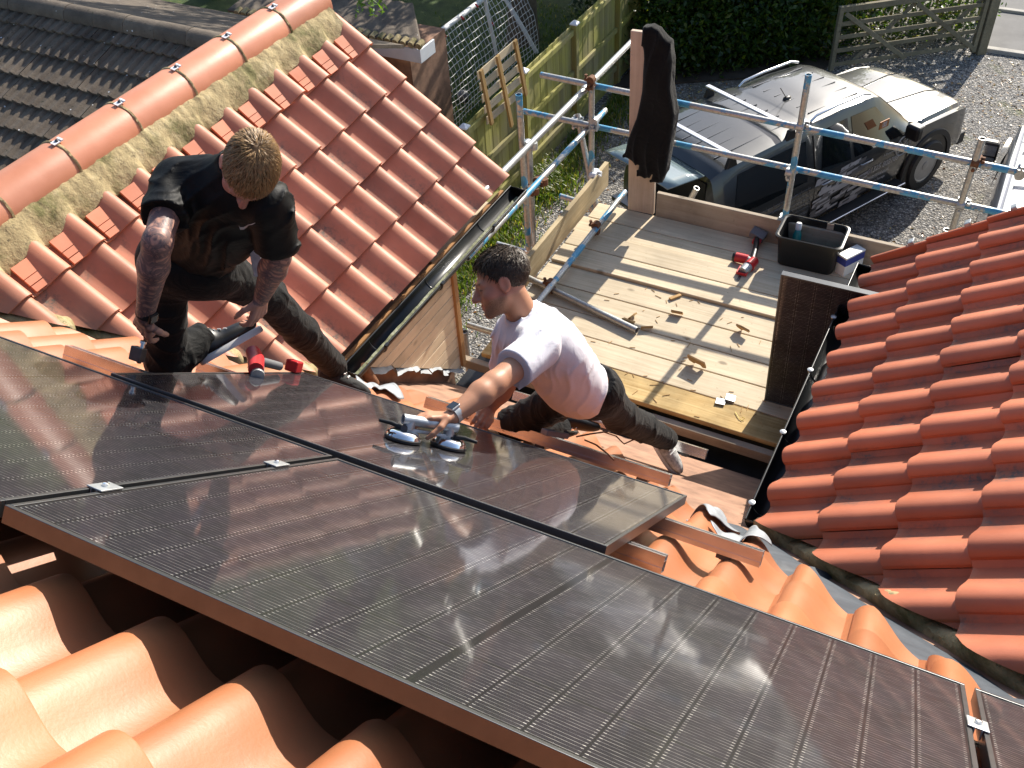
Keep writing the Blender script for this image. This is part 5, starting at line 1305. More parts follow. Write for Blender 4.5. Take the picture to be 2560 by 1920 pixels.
def chain(P, pts, rs, k=.02): return union([cap(P, pts[i], pts[i + 1], rs[i], rs[i + 1]) for i in range(len(pts) - 1)], k) if len(pts) > 1 else None
def sdf_mesh(fn, lo, hi, h, pad=1.35):
    lo = np.asarray(lo, float); hi = np.asarray(hi, float); B = 8; nb = np.ceil((hi - lo) / (h * B)).astype(int); n = nb * B + 1
    g = [lo[i] + (np.arange(nb[i]) + .5) * h * B for i in range(3)]; X = np.stack(np.meshgrid(*g, indexing='ij'), -1).reshape(-1, 3); v = fn(X)
    act = np.abs(v) < h * B * .87 * pad; F = np.ones(n, np.float32)
    bi = np.stack(np.unravel_index(np.arange(len(X)), nb), 1)
    for i in bi[(~act) & (v < 0)]: F[i[0] * B:i[0] * B + B + 1, i[1] * B:i[1] * B + B + 1, i[2] * B:i[2] * B + B + 1] = -1
    o = np.stack(np.meshgrid(*[np.arange(B + 1)] * 3, indexing='ij'), -1).reshape(-1, 3); A = bi[act]
    for s in range(0, len(A), 600):
        idx = (A[s:s + 600, None, :] * B + o[None]).reshape(-1, 3); F[idx[:, 0], idx[:, 1], idx[:, 2]] = fn(lo + idx * h)
    ins = F < 0; c = np.zeros(n - 1, np.int8)
    cor = [(i, j, k) for i in (0, 1) for j in (0, 1) for k in (0, 1)]
    sl = lambda a, m: slice(a, m - 1 + a)
    for a in cor: c += ins[sl(a[0], n[0]), sl(a[1], n[1]), sl(a[2], n[2])]
    cells = np.argwhere((c > 0) & (c < 8)); vals = np.stack([F[cells[:, 0] + a[0], cells[:, 1] + a[1], cells[:, 2] + a[2]] for a in cor], 1)
    pos = np.zeros((len(cells), 3)); cnt = np.zeros(len(cells)); ca = np.array(cor, float)
    for i in range(8):
        for j in range(i + 1, 8):
            if np.abs(ca[i] - ca[j]).sum() != 1: continue
            m = (vals[:, i] < 0) != (vals[:, j] < 0); t = vals[m, i] / (vals[m, i] - vals[m, j]); pos[m] += ca[i] + t[:, None] * (ca[j] - ca[i]); cnt[m] += 1
    V = lo + (cells + pos / cnt[:, None]) * h; ID = -np.ones(n - 1, np.int64); ID[cells[:, 0], cells[:, 1], cells[:, 2]] = np.arange(len(cells)); Q = []
    for ax in range(3):
        u, w_ = [(1, 2), (2, 0), (0, 1)][ax]; s0 = [slice(None)] * 3; s1 = [slice(None)] * 3; s0[ax] = slice(0, -1); s1[ax] = slice(1, None)
        e = np.argwhere(ins[tuple(s0)] != ins[tuple(s1)]); e = e[(e[:, u] > 0) & (e[:, w_] > 0) & (e[:, u] < n[u] - 1) & (e[:, w_] < n[w_] - 1)]
        q = []
        for du, dw in ((1, 1), (0, 1), (0, 0), (1, 0)):
            k = e.copy(); k[:, u] -= du; k[:, w_] -= dw; q.append(ID[k[:, 0], k[:, 1], k[:, 2]])
        q = np.stack(q, 1); fl = ins[e[:, 0], e[:, 1], e[:, 2]]; q[~fl] = q[~fl][:, ::-1]; Q.append(q[(q >= 0).all(1)])
    return V, np.concatenate(Q)
def sdf_obj(name, fn, lo, hi, h, mat, parent, attrs=None, relax=1):
    V, Q = sdf_mesh(fn, lo, hi, h)
    for _ in range(relax):                       # light relaxation, keeps the surface net even
        acc = np.zeros_like(V); k = np.zeros(len(V))
        for a in range(4):
            np.add.at(acc, Q[:, a], V[Q[:, (a + 1) % 4]]); np.add.at(k, Q[:, a], 1)
            np.add.at(acc, Q[:, a], V[Q[:, a - 1]]); np.add.at(k, Q[:, a], 1)
        V = V * .5 + .5 * acc / np.maximum(k, 1)[:, None]
    mb = MB(); mb.v.append(V); mb.n = len(V); mb.f = Q.tolist(); mb.tv = [0.] * len(Q)
    for k, f in (attrs or {}).items(): mb.va[k] = [(0, f(V))]
    return mb.build(name, mat, parent, smooth=180, fixn=False)
def fold(P, d, f, s, w=1.):
    """ridged folds running along d"""
    d = nrm(d); R = frame(d); q = P @ R; x = q[:, 0] * f + w * 1.3 * np.sin(q[:, 2] * f * .33 + s) + w * .8 * np.sin(q[:, 1] * f * .6 + s * 2 + q[:, 2] * f * .2)
    a = .5 + .5 * np.sin(q[:, 2] * f * .21 + q[:, 1] * f * .35 + s * 3); return (1 - np.abs(np.sin(x))) ** 2 * a
def box_of(pts, m): p = np.array(pts); return p.min(0) - m, p.max(0) + m
# ------------------------------------------------------------------ head, hair, hands
def head_fn(P, c, R):
    q = (P - c) @ R; ax = np.abs(q[:, 0]); s = np.stack([ax, q[:, 1], q[:, 2]], 1)
    d = ell(q, (0, -.016, .032), (.076, .098, .088)); d = sm(d, ell(q, (0, .036, -.042), (.060, .060, .076)), .03)
    d = sm(d, cap(s, (.056, .0, -.055), (.012, .078, -.103), .018, .02), .025); d = sm(d, cap(s, (.0, .086, .012), (.042, .072, .014), .012, .012), .018)
    d = sm(d, ell(s, (.045, .055, -.035), (.022, .025, .022)), .025)
    d = sub(d, ell(s, (.033, .106, -.008), (.018, .017, .013)), .016); d = sm(d, ell(s, (.032, .077, -.008), (.0135, .0135, .0125)), .003)
    d = sm(d, cap(s, (.024, .090, -.003), (.042, .082, -.004), .003), .004)
    d = sm(d, cap(q, (0, .090, .004), (0, .116, -.036), .0085, .0135), .010); d = sm(d, ell(s, (.0115, .102, -.041), (.009, .011, .008)), .008)
    d = sm(d, cap(s, (0, .096, -.066), (.021, .086, -.071), .0055, .003), .005); d = sm(d, cap(s, (0, .095, -.079), (.019, .086, -.075), .0065, .003), .005)
    d = sub(d, cap(s, (0, .103, -.0725), (.02, .092, -.073), .0018), .003)
    e = ell(s, (.080, -.008, -.008), (.010, .024, .034)); e = sub(e, ell(s, (.091, -.004, -.006), (.008, .014, .022)), .008); d = sm(d, e, .008)
    return d
def head_attrs(V, c, R):
    q = (V - c) @ R; ax = np.abs(q[:, 0]); near = (np.linalg.norm(q, axis=1) < .17)
    lip = near & (q[:, 1] > .082) & (q[:, 2] < -.062) & (q[:, 2] > -.085) & (ax < .023)
    red = np.where(near, np.exp(-((ax - .075) / .02) ** 2) * (np.abs(q[:, 2]) < .05) * .8 + np.exp(-((q[:, 1] - .115) / .02) ** 2) * (ax < .02) * (np.abs(q[:, 2] + .03) < .03) * .5 + lip * .8 + .25 * np.exp(-((ax - .045) / .02) ** 2 - ((q[:, 2] + .03) / .025) ** 2) * (q[:, 1] > .03), 0)
    beard = near * np.clip((-.040 - q[:, 2]) / .02, 0, 1) * np.clip((q[:, 1] + .01) / .03, 0, 1) * (q[:, 2] > -.15) * (~lip)
    brow = near & (np.abs(q[:, 2] - .0175 - .1 * (ax - .03)) < .0045) & (ax > .012) & (ax < .05) & (q[:, 1] > .06)
    lash = near & (np.abs(q[:, 2] + .004) < .0028) & (ax > .02) & (ax < .046) & (q[:, 1] > .075)
    return np.clip(red, 0, 1), beard, (brow * .75 + lash * .7)
def hair(parent, c, R, mat, n, L, wd, tuft, hairline, whorl, lift, seed, curl=0.):
    rs_ = np.random.RandomState(seed)
    def keep(q):  # True where hair grows
        zl = np.interp(q[:, 1], [-.12, -.06, -.01, .035, .075, .1], hairline); return q[:, 2] - zl
    def fn(P):
        q = (P - c) @ R; d = ell(q, (0, -.018, .036), (.0805, .1025, .0925)) - tuft * (.5 + .5 * sn(q[:, 0] * 120, q[:, 1] * 120, q[:, 2] * 120, seed)) - tuft * .8 * np.clip(q[:, 2] / .12, 0, 1)
        return sub(d, keep(q), .006) if False else np.maximum(d, -keep(q))
    a, b = c - .15, c + .16
    o = sdf_obj('hair', fn, a, b, .0045, mat, parent, relax=1)
    # strands
    d = rs_.normal(0, 1, (n * 3, 3)); d /= np.linalg.norm(d, axis=1)[:, None]; q = d * V3(.081, .103, .093) + V3(0, -.018, .036); q = q[keep(q) > .004][:n]
    w_ = np.asarray(whorl, float); nn = (q - V3(0, -.018, .036)) / V3(.081, .103, .093) ** 2; nn /= np.linalg.norm(nn, axis=1)[:, None]
    T = q - w_ + V3(0, .02, 0); T -= nn * (T * nn).sum(1)[:, None]; T /= np.linalg.norm(T, axis=1)[:, None] + 1e-9
    T += rs_.normal(0, .28 + curl, (len(q), 3)); T -= nn * (T * nn).sum(1)[:, None]; T /= np.linalg.norm(T, axis=1)[:, None]
    top = np.clip((q[:, 2] + .01) / .11, 0, 1)[:, None]; l = L * (.35 + .65 * top) * rs_.uniform(.6, 1.2, (len(q), 1)); B = np.cross(nn, T) * wd * rs_.uniform(.6, 1.3, (len(q), 1))
    h1 = nn * (tuft * top + .001); m_ = q + h1 + T * l * .5 + nn * lift * top; e = q + h1 + T * l + nn * lift * top * (.7 - 1.2 * curl) + B * curl * 4
    tv = np.clip(rs_.uniform(0, 1, len(q)) * .75 + .25 * top[:, 0], 0, 1)
    mb = MB(); st_ = 0; v = np.stack([q + h1 - B, q + h1 + B, m_ + B * .9 + nn * .001, m_ - B * .9, e], 1) @ R.T + c
    mb.v.append(v.reshape(-1, 3)); mb.n = 5 * len(q)
    for i in range(len(q)): k = 5 * i; mb.f += [[k, k + 1, k + 2, k + 3], [k + 3, k + 2, k + 4]]; mb.tv += [tv[i]] * 2
    mb.build('hair_strands', mat, o, fixn=False)
    return o
def hand_prims(w, d, n, side, curl, thumb=(.5, .5), spread=.0, sc=1.0):
    """w wrist, d towards the knuckles, n back of the hand, side +1 if the thumb is on cross(d, n)"""
    d = nrm(d); n = nrm(n - d * (n @ d)); x = np.cross(d, n) * side; pr = []
    for i, (bx, L) in enumerate(((.031, .072), (.010, .080), (-.011, .074), (-.031, .058))):
        b = w + (d * .088 - d * .006 * abs(i - 1) + x * bx) * sc; pr.append((w + (d * .012 + x * bx * .55) * sc, b, .0145 * sc, .0115 * sc))
        c = curl[i] if hasattr(curl, '__len__') else curl; ang = c * .45; p = b
        for l, r0, r1 in ((.46, .0100, .0092), (.30, .0092, .0085), (.24, .0085, .0072)):
            dr = d * math.cos(ang) - n * math.sin(ang) + x * spread * (1.5 - i); e = p + nrm(dr) * L * l * sc; pr.append((p, e, r0 * sc, r1 * sc)); p = e; ang += c
    b = w + (d * .025 + x * .028) * sc; m_ = b + (nrm(d * .75 + x * .75 - n * thumb[0]) * .042) * sc; e = m_ + (nrm(d * .9 + x * .15 - n * thumb[1]) * .034) * sc; t = e + (nrm(d * .9 - x * .1 - n * thumb[1]) * .026) * sc
    pr += [(w + d * .01 * sc, b, .015 * sc, .0145 * sc), (b, m_, .0145 * sc, .0115 * sc), (m_, e, .0112 * sc, .0098 * sc), (e, t, .0098 * sc, .0078 * sc)]
    return pr
def prims_fn(P, pr, k=.006): return union([cap(P, *p) for p in pr], k)
def wrist_frame(o, d): return frame(d, o)

# ================================================================== man in black
A = thing('person', onroof(420, 905, -.05), 'man in black t-shirt and trousers with tattooed arms kneeling and looking down', 'person', 'men fitting the panels')
kneeR = onroof(418, 908, -.04); hipR = at(408, 655, 3.62); hipL = at(525, 665, 3.60); hip = (hipR + hipL) / 2
nk = at(578, 430, 3.17); shR = at(436, 455, 3.24); shL = at(676, 515, 3.19)
elR = at(394, 605, 3.06); wrR = at(362, 792, 3.28); elL = at(694, 640, 3.36); wrL = at(655, 742, 3.56)
kneeL = at(668, 742, 3.97); anL = onroof(838, 918, .0); anR = at(512, 838, 4.02)
hc = at(622, 422, 3.06)
Rc = RC.T                                              # camera axes as columns
Fh = nrm(Rc @ V3(-.16, .90, .20)); Xh = Rc @ V3(-.86, -.10, -.42); Xh = nrm(Xh - Fh * (Xh @ Fh)); Uh = np.cross(Xh, Fh); HRa = np.stack([Xh, Fh, Uh], 1)
hdR = at(349, 862, 3.42) - wrR; hdL = at(640, 805, 3.62) - wrL
toC = lambda p: nrm(CAM - p)
prA = hand_prims(wrR, hdR, toC(wrR) + Rc @ V3(-.5, 0, 0), -1, (.55, .75, .8, .85), (.7, .7), .05)
prB = hand_prims(wrL, hdL, Rc @ V3(.9, .1, -.5), 1, (.55, .65, .7, .75), (.6, .5))
if True:
    torso = lambda P: union([ell(P, nk * .62 + hip * .38, (.15, .10, .24), frame(nk - hip, shR - shL)), ell(P, hip, (.14, .10, .12), frame(nk - hip, shR - shL)), cap(P, shR, shL, .05)], .05)
    def fnA(P):
        d = torso(P); d = sm(d, cap(P, nk, hc + HRa @ V3(0, -.02, -.055), .058, .056), .03); d = sm(d, head_fn(P, hc, HRa), .015)
        for a, b, c_, pr in ((shR, elR, wrR, prA), (shL, elL, wrL, prB)):
            dd = nrm(c_ - b); arm = union([cap(P, a, b, .052, .043), cap(P, b, b + (c_ - b) * .3, .044, .047), cap(P, b + (c_ - b) * .3, c_, .047, .029)], .02); d = sm(d, arm, .02); d = sm(d, prims_fn(P, pr), .012)
        for a, b, c_ in ((hipR, kneeR, anR), (hipL, kneeL, anL)): d = sm(d, union([cap(P, a, b, .07, .05), cap(P, b, c_, .045, .035)], .02), .02)
        return d
    pts = [kneeR, hipR, nk, shR, shL, wrR + hdR * 2.2, wrL + hdL * 2.2, hc, anL, anR, kneeL]
    lo, hi = box_of(pts, .16)
    def tat(V):
        d1 = np.minimum(cap(V, shR, elR, .07), cap(V, elR, wrR, .06)); d2 = np.minimum(cap(V, shL, elL, .07), cap(V, elL, wrL - hdL * .25, .06))
        return np.maximum((np.minimum(d1, d2) < 0) * 1., (cap(V, wrR, wrR + hdR * .55, .03) < 0) * .6)
    body = sdf_obj('body', fnA, lo, hi, .0048, M_['skin_a'], A, {'red': lambda V: head_attrs(V, hc, HRa)[0], 'beard': lambda V: .4 * head_attrs(V, hc, HRa)[1], 'dark': lambda V: .6 * head_attrs(V, hc, HRa)[2], 'tat': tat})
hair(A, hc, HRa, M_['hair_a'], 2600, .034, .0015, .003, [-.055, -.045, -.005, .03, .082, .12], (0, -.055, .12), .004, 11)
# t-shirt
def teeA(P):
    Fr = frame(nk - hip, shR - shL); ax = nrm(nk - hip); lat = Fr[:, 0]
    d = union([ell(P, nk * .60 + hip * .40 + Rc @ V3(0, .01, .02), (.175, .115, .26), Fr), ell(P, hip * .88 + nk * .12 + Rc @ V3(-.01, -.01, .03), (.155, .105, .21), Fr), cap(P, shR * .9 + nk * .1, shL * .9 + nk * .1, .072)], .07)
    d = sm(d, cap(P, nk, nk + ax * .03, .07, .06), .03)
    for s, e in ((shR, elR), (shL, elL)):
        a = nrm(e - s); sl_ = cap(P, s, s + a * .24, .068, .076); sl_ = np.maximum(sl_, (P - (s + a * .175)) @ a); d = sm(d, sl_, .03)
    d = np.maximum(d, (P - (hip - ax * .06)) @ -ax); d = np.maximum(d, -(np.linalg.norm(P - (hc + HRa @ V3(0, -.015, -.08)), axis=1) - .077))
    d = d - .010 * fold(P, (shR - hip) * 1. + Rc @ V3(.3, 0, 0), 62, 1.) - .009 * fold(P, nk - hip + (shL - nk), 54, 4.)
    return d
lo, hi = box_of([hip, nk, shR, shL, elR, elL], .2)
tee = sdf_obj('t_shirt', teeA, lo, hi, .006, M_['tee_black'], A)
# white tick on the chest
def onto(fn, px, py, d0, d1, n=240):
    t = np.linspace(d0, d1, n); P = CAM + t[:, None] * ray(px, py); v = fn(P); i = np.argmax(v < 0) if (v < 0).any() else np.argmin(np.abs(v)); return P[i] + (CAM - P[i]) / np.linalg.norm(CAM - P[i]) * .004
sw = [(597, 564, 2.5), (600, 571, 6.5), (609, 571, 6.2), (620, 564, 3.6), (630, 561, 2.4), (638, 557, .6)]
mb = MB(); P = []
for (x, y, w_) in sw:
    for s in (-1, 1): P.append(onto(teeA, x + s * .4, y + s * w_ * .5, 2.8, 3.9))
mb.add(P, [(2 * i, 2 * i + 1, 2 * i + 3, 2 * i + 2) for i in range(len(sw) - 1)]); mb.build('chest_mark', M_['white'], tee, fixn=False)
# trousers
def trous(P, legs, hipc, ax, cut, r, fs, waist):
    d = None
    for h_, k_, a_ in legs:
        u = nrm(a_ - k_); l = union([cap(P, h_, k_, r[0], r[1]), cap(P, k_, k_ + (a_ - k_) * .45, r[1], r[2]), cap(P, k_ + (a_ - k_) * .45, a_ + u * .02, r[2], r[3])], .03)
        l = l - .012 * fold(P, np.cross(u, nrm(h_ - k_)) + .15 * u, 34, fs) * np.clip(1 - np.linalg.norm(P - k_, axis=1) / .3, .25, 1) - .008 * fold(P, np.cross(u, Rc[:, 2]), 48, fs + 2)
        l = np.maximum(l, (P - (a_ + u * .01)) @ u); d = l if d is None else sm(d, l, .05)
    d = sm(d, ell(P, hipc, waist, frame(ax, legs[0][0] - legs[1][0])), .06); return np.maximum(d, (P - (hipc + ax * cut)) @ ax)
axA = nrm(nk - hip)
fnT = lambda P: trous(P, ((hipR, kneeR, anR), (hipL, kneeL, anL)), hip, axA, .10, (.088, .074, .070, .058), 1.5, (.165, .125, .13))
lo, hi = box_of([hipR, hipL, kneeR, kneeL, anL, anR, hip + axA * .1], .17)
tr_ = sdf_obj('trousers', fnT, lo, hi, .0065, M_['trouser'], A)
q = at(642, 668, 3.36)
MB().box(at(641, 652, 3.42), (.035, .012, .11), frame(Rc @ V3(.1, 1, .3), Rc[:, 0])).build('pocket_tool', M_['coupler'], tr_, bevel=.003)
# shoes
def shoe(parent, ank, fwd, up, mat_u, sole=True, L=.27):
    f = nrm(fwd); u = nrm(up - f * (up @ f)); x = np.cross(f, u); R = np.stack([x, f, u], 1); c = ank - u * .045
    fnU = lambda P: sm(sm(ell((P - c) @ R, (0, .075, -.008), (.044, .135, .040)), ell((P - c) @ R, (0, -.01, .015), (.042, .062, .058)), .03), cap((P - c) @ R, (0, -.01, .02), (0, -.02, .07), .042), .02)
    def clipU(P): q = (P - c) @ R; return np.maximum(np.maximum(fnU(P), -.032 - q[:, 2]), q[:, 2] - .065)
    o = sdf_obj('shoe', clipU, c - .24, c + .26, .006, mat_u, parent)
    mb = MB(); t = np.linspace(0, 2 * PI, 26, endpoint=False); ring = lambda s, z: [c + R @ V3((.046 * s) * math.cos(a) * (1 - .12 * math.cos(2 * a)), .07 + .147 * s * math.sin(a), z) for a in t]
    mb.add(np.array(ring(.96, -.056) + ring(1.0, -.05) + ring(1.0, -.034) + ring(.96, -.028)), [(k * 26 + i, k * 26 + (i + 1) % 26, (k + 1) * 26 + (i + 1) % 26, (k + 1) * 26 + i) for k in range(3) for i in range(26)] + [tuple(range(26))[::-1], tuple(range(78, 104))])
    mb.build('sole', M_['white'], o, smooth=40)
    mb = MB()
    for k in range(5):
        y = .035 + .022 * k; mb.path([c + R @ V3(sx * .028, y + .004 * sx, .050 - .011 * k * .8 - .006 * abs(sx)) for sx in (-1, 0, 1)], .0035, 5)
    mb.build('laces', M_['white'], o, smooth=60); return o
shoe(A, anR, Rc @ V3(.62, -.42, .35), Rc @ V3(-.55, -.75, -.2), M_['blackplastic'])
shoe(A, anL, Rc @ V3(.85, .35, -.1) , RN + Rc @ V3(0, -.3, 0), M_['trouser_gr'])
# watch strap
def strap(parent, w, d, r, mat, facen, facemat, name):
    R = frame(d, facen); mb = MB(); mb.lathe([(r, -.012), (r + .003, -.012), (r + .003, .012), (r, .012)], w, R, 20, 1.0, .92); o = mb.build(name, mat, parent, smooth=40)
    f = nrm(facen - nrm(d) * (facen @ nrm(d))); m2 = MB(); m2.box(w + f * (r + .004), (.040, .034, .011), np.stack([nrm(d), np.cross(f, nrm(d)), f], 1)); fc = m2.build('watch_case', facemat[0], o, bevel=.004)
    m3 = MB(); m3.box(w + f * (r + .0102), (.034, .029, .002), np.stack([nrm(d), np.cross(f, nrm(d)), f], 1)); m3.build('watch_glass', facemat[1], fc, bevel=.0008)
strap(A, wrR + nrm(elR - wrR) * .022, wrR - elR, .030, M_['rubber'], Rc @ V3(.8, .1, -.5), (M_['blackplastic'], M_['carglass']), 'watch_strap')
# the clamp he is setting
q = wrR + hdR * 1.35; ct = thing('panel_clamp', q, 'dark clamp with a bolt held in the tattooed man\'s right hand', 'clamp', 'clamps between panels')
mb = MB(); mb.box(q, (.05, .03, .05), frame(RN, RU)); mb.build('clamp_plate', M_['darkmetal'], ct, bevel=.003)
MB().lathe([(.008, -.03), (.008, .04), (.012, .041), (.012, .05)], q + RU * .012, frame(RN), 10).build('bolt', M_['chrome'], ct, smooth=40)
# red driver lying behind the panel
dv = thing('power_drill', onroof(640, 912, -.02), 'red cordless driver lying on the tiles behind the loose panel', 'power tool')
q0, q1, q2 = onroof(640, 900, .05), onroof(700, 916, .03), onroof(735, 915, .03)
mb = MB(); mb.path([onroof(632, 880, .07), q0, onroof(640, 925, .03)], [.03, .034, .03], 14); mb.build('motor', M_['red'], dv, smooth=50)
mb = MB(); mb.path([onroof(640, 918, .03), onroof(644, 940, .01)], [.033, .026], 14); mb.build('chuck', M_['coupler'], dv, smooth=50)
mb = MB(); mb.path([q0, q1], [.02, .018], 10); mb.build('grip', M_['grey'], dv, smooth=50)
mb = MB(); mb.box(q2, (.06, .05, .05), np.stack([RU, RV, RN], 1)); mb.build('battery', M_['red'], dv, bevel=.006)

# ================================================================== man in white
Bp = thing('person', onroof(1300, 1055, -.05), 'man in white t-shirt and dark work trousers reaching out to the suction lifter', 'person', 'men fitting the panels')
sL = at(1350, 872, 3.72); eL_ = at(1235, 960, 3.54); wL_ = at(1130, 1042, 3.43); sR = at(1285, 850, 4.04); nB = at(1308, 790, 3.90)
hL = at(1492, 968, 4.26); hR = at(1432, 985, 4.46); hB = (hL + hR) / 2; kL = at(1548, 1038, 4.64); aL = onroof(1668, 1098, -.03); kR = onroof(1285, 1060, -.045); aR = onroof(1400, 1070, -.05)
eR_ = at(1262, 962, 4.22); wR_ = onroof(1222, 1022, .05)
hb = at(1252, 706, 3.83)
Fb = nrm(Rc @ V3(-.92, .30, -.02)); Xb = Rc @ V3(.12, -.18, .95); Xb = nrm(Xb - Fb * (Xb @ Fb)); Ub = np.cross(Xb, Fb); HRb = np.stack([Xb, Fb, Ub], 1)
hdLb = at(1062, 1040, 3.40) - wL_; hdRb = onroof(1205, 1060, .0) - wR_
prC = hand_prims(wL_, hdLb, RN + Rc @ V3(0, -.6, -.2), 1 if np.cross(nrm(hdLb), RN) @ Rc[:, 1] > 0 else -1, (.5, .55, .6, .6), (.75, .8), .05)
prD = hand_prims(wR_, hdRb, Rc @ V3(.3, -.2, -.8), 1, (.7, .7, .7, .7), (.5, .5))
def fnB(P):
    Fr = frame(nB - hB, sR - sL)
    d = union([ell(P, nB * .62 + hB * .38, (.15, .10, .24), Fr), ell(P, hB, (.14, .10, .12), Fr), cap(P, sR, sL, .05)], .05)
    d = sm(d, cap(P, nB, hb + HRb @ V3(0, -.025, -.05), .062, .058), .03); d = sm(d, head_fn(P, hb, HRb), .015)
    for a, b, c_, pr in ((sL, eL_, wL_, prC), (sR, eR_, wR_, prD)):
        arm = union([cap(P, a, b, .055, .044), cap(P, b, b + (c_ - b) * .3, .044, .046), cap(P, b + (c_ - b) * .3, c_, .046, .029)], .02); d = sm(d, arm, .02); d = sm(d, prims_fn(P, pr), .010)
    for a, b, c_ in ((hR, kR, aR), (hL, kL, aL)): d = sm(d, union([cap(P, a, b, .07, .05), cap(P, b, c_, .045, .035)], .02), .02)
    return d
lo, hi = box_of([sL, wL_ + hdLb * 2.2, sR, nB, hL, hR, kL, aL, kR, aR, wR_ + hdRb * 2, hb], .16)
sdf_obj('body', fnB, lo, hi, .0048, M_['skin_b'], Bp, {'red': lambda V: head_attrs(V, hb, HRb)[0], 'beard': lambda V: .75 * head_attrs(V, hb, HRb)[1], 'dark': lambda V: head_attrs(V, hb, HRb)[2], 'tat': lambda V: np.zeros(len(V))})
hair(Bp, hb, HRb, M_['hair_b'], 2400, .045, .0020, .004, [-.05, -.045, -.012, .035, .080, .12], (0, -.06, .115), .005, 23, .35)
axB = nrm(nB - hB)
def teeB(P):
    Fr = frame(nB - hB, sR - sL)
    d = union([ell(P, nB * .60 + hB * .40, (.19, .135, .27), Fr), ell(P, hB * .78 + nB * .22 + Rc @ V3(-.01, .02, 0), (.175, .14, .22), Fr), cap(P, sR * .9 + nB * .1, sL * .9 + nB * .1, .080)], .07)
    d = sm(d, cap(P, nB, nB + axB * .02, .068, .06), .03)
    for s, e in ((sL, eL_), (sR, eR_)):
        a = nrm(e - s); sl_ = cap(P, s, s + a * .24, .074, .080); sl_ = np.maximum(sl_, (P - (s + a * .165)) @ a); d = sm(d, sl_, .03)
    d = np.maximum(d, (P - (hB - axB * .05)) @ -axB); d = np.maximum(d, -(np.linalg.norm(P - (hb + HRb @ V3(0, -.02, -.085)), axis=1) - .080))
    t = np.clip(1 - np.abs((P - (sL * .7 + nB * .1 + hB * .2)) @ axB) / .26, 0, 1)
    d = d - .012 * fold(P, (sL - hB) * .5 + (sL - sR) * .8, 58, 1.2) * (.25 + .75 * t) - .010 * fold(P, axB * .5 + nrm(sL - sR), 44, 3.3, .7)
    return d
lo, hi = box_of([hB, nB, sL, sR, eL_, eR_], .2)
sdf_obj('t_shirt', teeB, lo, hi, .0055, M_['tee_white'], Bp)
fnTB = lambda P: trous(P, ((hR, kR, aR), (hL, kL, aL)), hB, axB, .09, (.092, .078, .072, .060), 2.5, (.17, .125, .13))
lo, hi = box_of([hR, hL, kL, kR, aL, aR, hB + axB * .1], .17)
trb = sdf_obj('trousers', fnTB, lo, hi, .0065, M_['trouser'], Bp)
# open holster pockets on the near thigh
th = hL * .45 + kL * .55; n_ = nrm(CAM - th); ds = nrm(kL - hL); sx_ = np.cross(ds, n_); mb = MB()
mb.grid(lambda a, b: th + sx_ * (a - .5) * .15 + ds * (b - .4) * .20 + n_ * (.085 + .022 * math.sin(PI * a) * (1 - b * .6) + .012 * sn(a * 8, b * 6)), 10, 10); mb.build('holster_pocket', M_['trouser_gr'], trb, smooth=60, fixn=False, solid=.004)
shoe(Bp, aL, Rc @ V3(.50, .80, .0), Rc @ V3(.45, -.25, -.85), M_['sneaker']); shoe(Bp, aR, Rc @ V3(.9, .25, .2), RN * -1 + Rc @ V3(0, .2, -.3), M_['blackplastic'])
strap(Bp, wL_ + nrm(eL_ - wL_) * .016, wL_ - eL_, .031, M_['coupler'], RN + Rc @ V3(-.1, -.6, -.5), (M_['coupler'], M_['carglass']), 'watch_strap')
# ================================================================== suction lifter
def onp2(x, y, h=0): return onplane(x, y, RN, P2O + RN * h)
cA, cB = onp2(1006, 1100), onp2(1120, 1118); xl = nrm(cB - cA); yl = np.cross(RN, xl)
LF = thing('suction_lifter', (cA + cB) / 2, 'chrome twin cup suction lifter stuck on the loose panel under the man\'s hand', 'suction lifter')
for c, sgn in ((cA, -1), (cB, 1)):
    R = np.stack([xl, yl, RN], 1); mb = MB(); mb.lathe([(.060, .001), (.064, .002), (.063, .010), (.055, .013)], c, R, 32); cu = mb.build('rubber_pad', M_['rubber'], LF, smooth=40)
    mb = MB(); mb.lathe([(.060, .010), (.061, .013), (.057, .022), (.050, .031), (.044, .034), (.030, .036), (.006, .037)], c, R, 36); mb.build('cup', M_['chrome'], LF, smooth=35)
    d = nrm(xl * sgn * .8 + yl * .6 * -sgn); mb = MB(); mb.path([c + RN * .040 + d * .01, c + RN * .046 + d * .05, c + RN * .044 + d * .095], [.009, .008, .006], 8); mb.build('lever', M_['blackplastic'], LF, smooth=60)
    MB().lathe([(.012, -.016), (.013, 0), (.012, .016)], c + RN * .043, frame(np.cross(d, RN)), 12).build('lever_pivot', M_['darkmetal'], LF, smooth=50)
hA, hBn = cA + xl * .014 + RN * .072, cB - xl * .014 + RN * .072
mb = MB(); mb.beam(cA + RN * .040, cB + RN * .040, .030, .012, up=RN); mb.build('bridge', M_['coupler'], LF, bevel=.003)
for p, h_, nm in ((cA, hA, 0), (cB, hBn, 1)): mb = MB(); mb.path([p + RN * .042 + xl * (.01 if nm == 0 else -.01), h_], [.021, .019], 14); mb.build('upright', M_['coupler'], LF, smooth=50)
mb = MB(); mb.tube(hA - xl * .03, hBn + xl * .03, .0185, 20, inner=.013); mb.build('handle', M_['coupler'], LF, smooth=40)
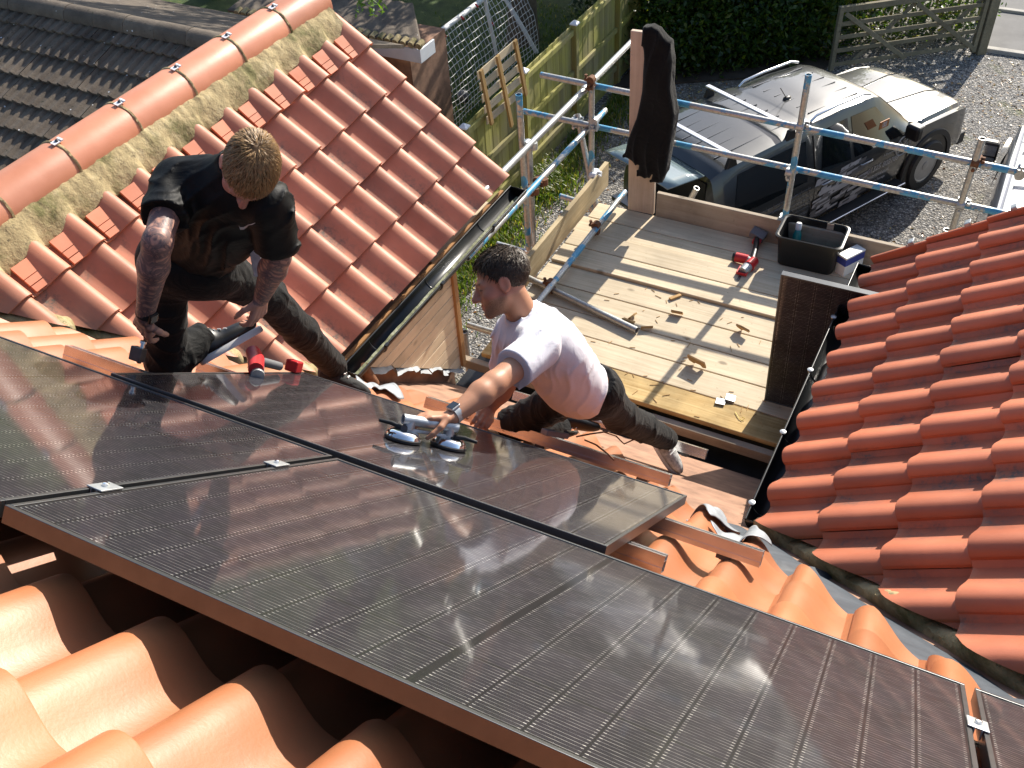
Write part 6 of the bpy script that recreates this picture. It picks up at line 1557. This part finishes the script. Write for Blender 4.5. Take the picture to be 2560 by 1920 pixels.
# ================================================================== cable and meter by the man's knee
mb = MB(); k = [(1440, 1092), (1475, 1085), (1510, 1080), (1540, 1090), (1560, 1110), (1600, 1092), (1608, 1075), (1598, 1062)]
mb.path([onroof(x, y, .0 + .03 * math.sin(i * 1.3)) for i, (x, y) in enumerate(k)], .004, 6); mb.path([onroof(x, y, -.02) for x, y in ((1462, 1100), (1490, 1112), (1520, 1135), (1535, 1150))], .004, 6)
tag(mb.build('cable', M_['rust'], smooth=60), 'thin dark red cable looping over the tiles beside the man\'s knee', 'cable')
mt = thing('crimping_tool', onroof(1400, 1085, -.02), 'grey crimping tool lying on the tiles under the man in white', 'tool')
mb = MB(); mb.beam(onroof(1360, 1080, .0), onroof(1415, 1088, .0), .05, .025, up=RN); mb.build('jaw', M_['grey'], mt, bevel=.004)
mb = MB(); mb.path([onroof(1415, 1086, .005), onroof(1440, 1082, .01)], [.018, .01], 10); mb.build('handle', M_['darkmetal'], mt, smooth=50)
# ================================================================== hoodie on the upright board
HPX = [(1612, 66), (1634, 60), (1652, 74), (1676, 104), (1684, 150), (1681, 210), (1690, 285), (1682, 345), (1668, 432), (1652, 452), (1634, 448), (1636, 428), (1618, 440), (1602, 430), (1603, 405), (1566, 384), (1574, 345), (1596, 290), (1610, 220), (1616, 140)]
HY = 5.055
HP2 = np.array([ony(x, y, HY)[[0, 2]] for x, y in HPX])
def poly2(p):
    d = np.full(len(p), 1e9); s_ = np.zeros(len(p), bool); n = len(HP2)
    for i in range(n):
        a, b = HP2[i], HP2[(i + 1) % n]; e = b - a; w_ = p - a; t = np.clip((w_ @ e) / (e @ e), 0, 1); d = np.minimum(d, np.linalg.norm(w_ - t[:, None] * e, axis=1))
        c = ((a[1] > p[:, 1]) != (b[1] > p[:, 1])) & (p[:, 0] < (b[0] - a[0]) * (p[:, 1] - a[1]) / (b[1] - a[1] + 1e-12) + a[0]); s_ ^= c
    return np.where(s_, -d, d)
def fnH(P):
    d2 = poly2(P[:, [0, 2]]) + .032; yy = P[:, 1] - HY - .02 * sn(P[:, 0] * 9, P[:, 2] * 5); th = .022 + .02 * np.clip((HP2[:, 1].max() - P[:, 2]) / .5, 0, 1)
    q = np.stack([np.maximum(d2, 0), np.maximum(np.abs(yy) - th, 0)], 1); d = np.minimum(np.maximum(d2, np.abs(yy) - th), 0) + np.linalg.norm(q, axis=1) - .032
    return d - .020 * fold(P, (.10, 0, 1), 30, 2.2, .5)
a_, b_ = V3(HP2[:, 0].min(), HY, HP2[:, 1].min()), V3(HP2[:, 0].max(), HY, HP2[:, 1].max())
hood = sdf_obj('hoodie', fnH, a_ - .13, b_ + .13, .008, M_['hoodie'], None); tag(hood, 'black hoodie draped over the top of the upright board', 'hoodie')
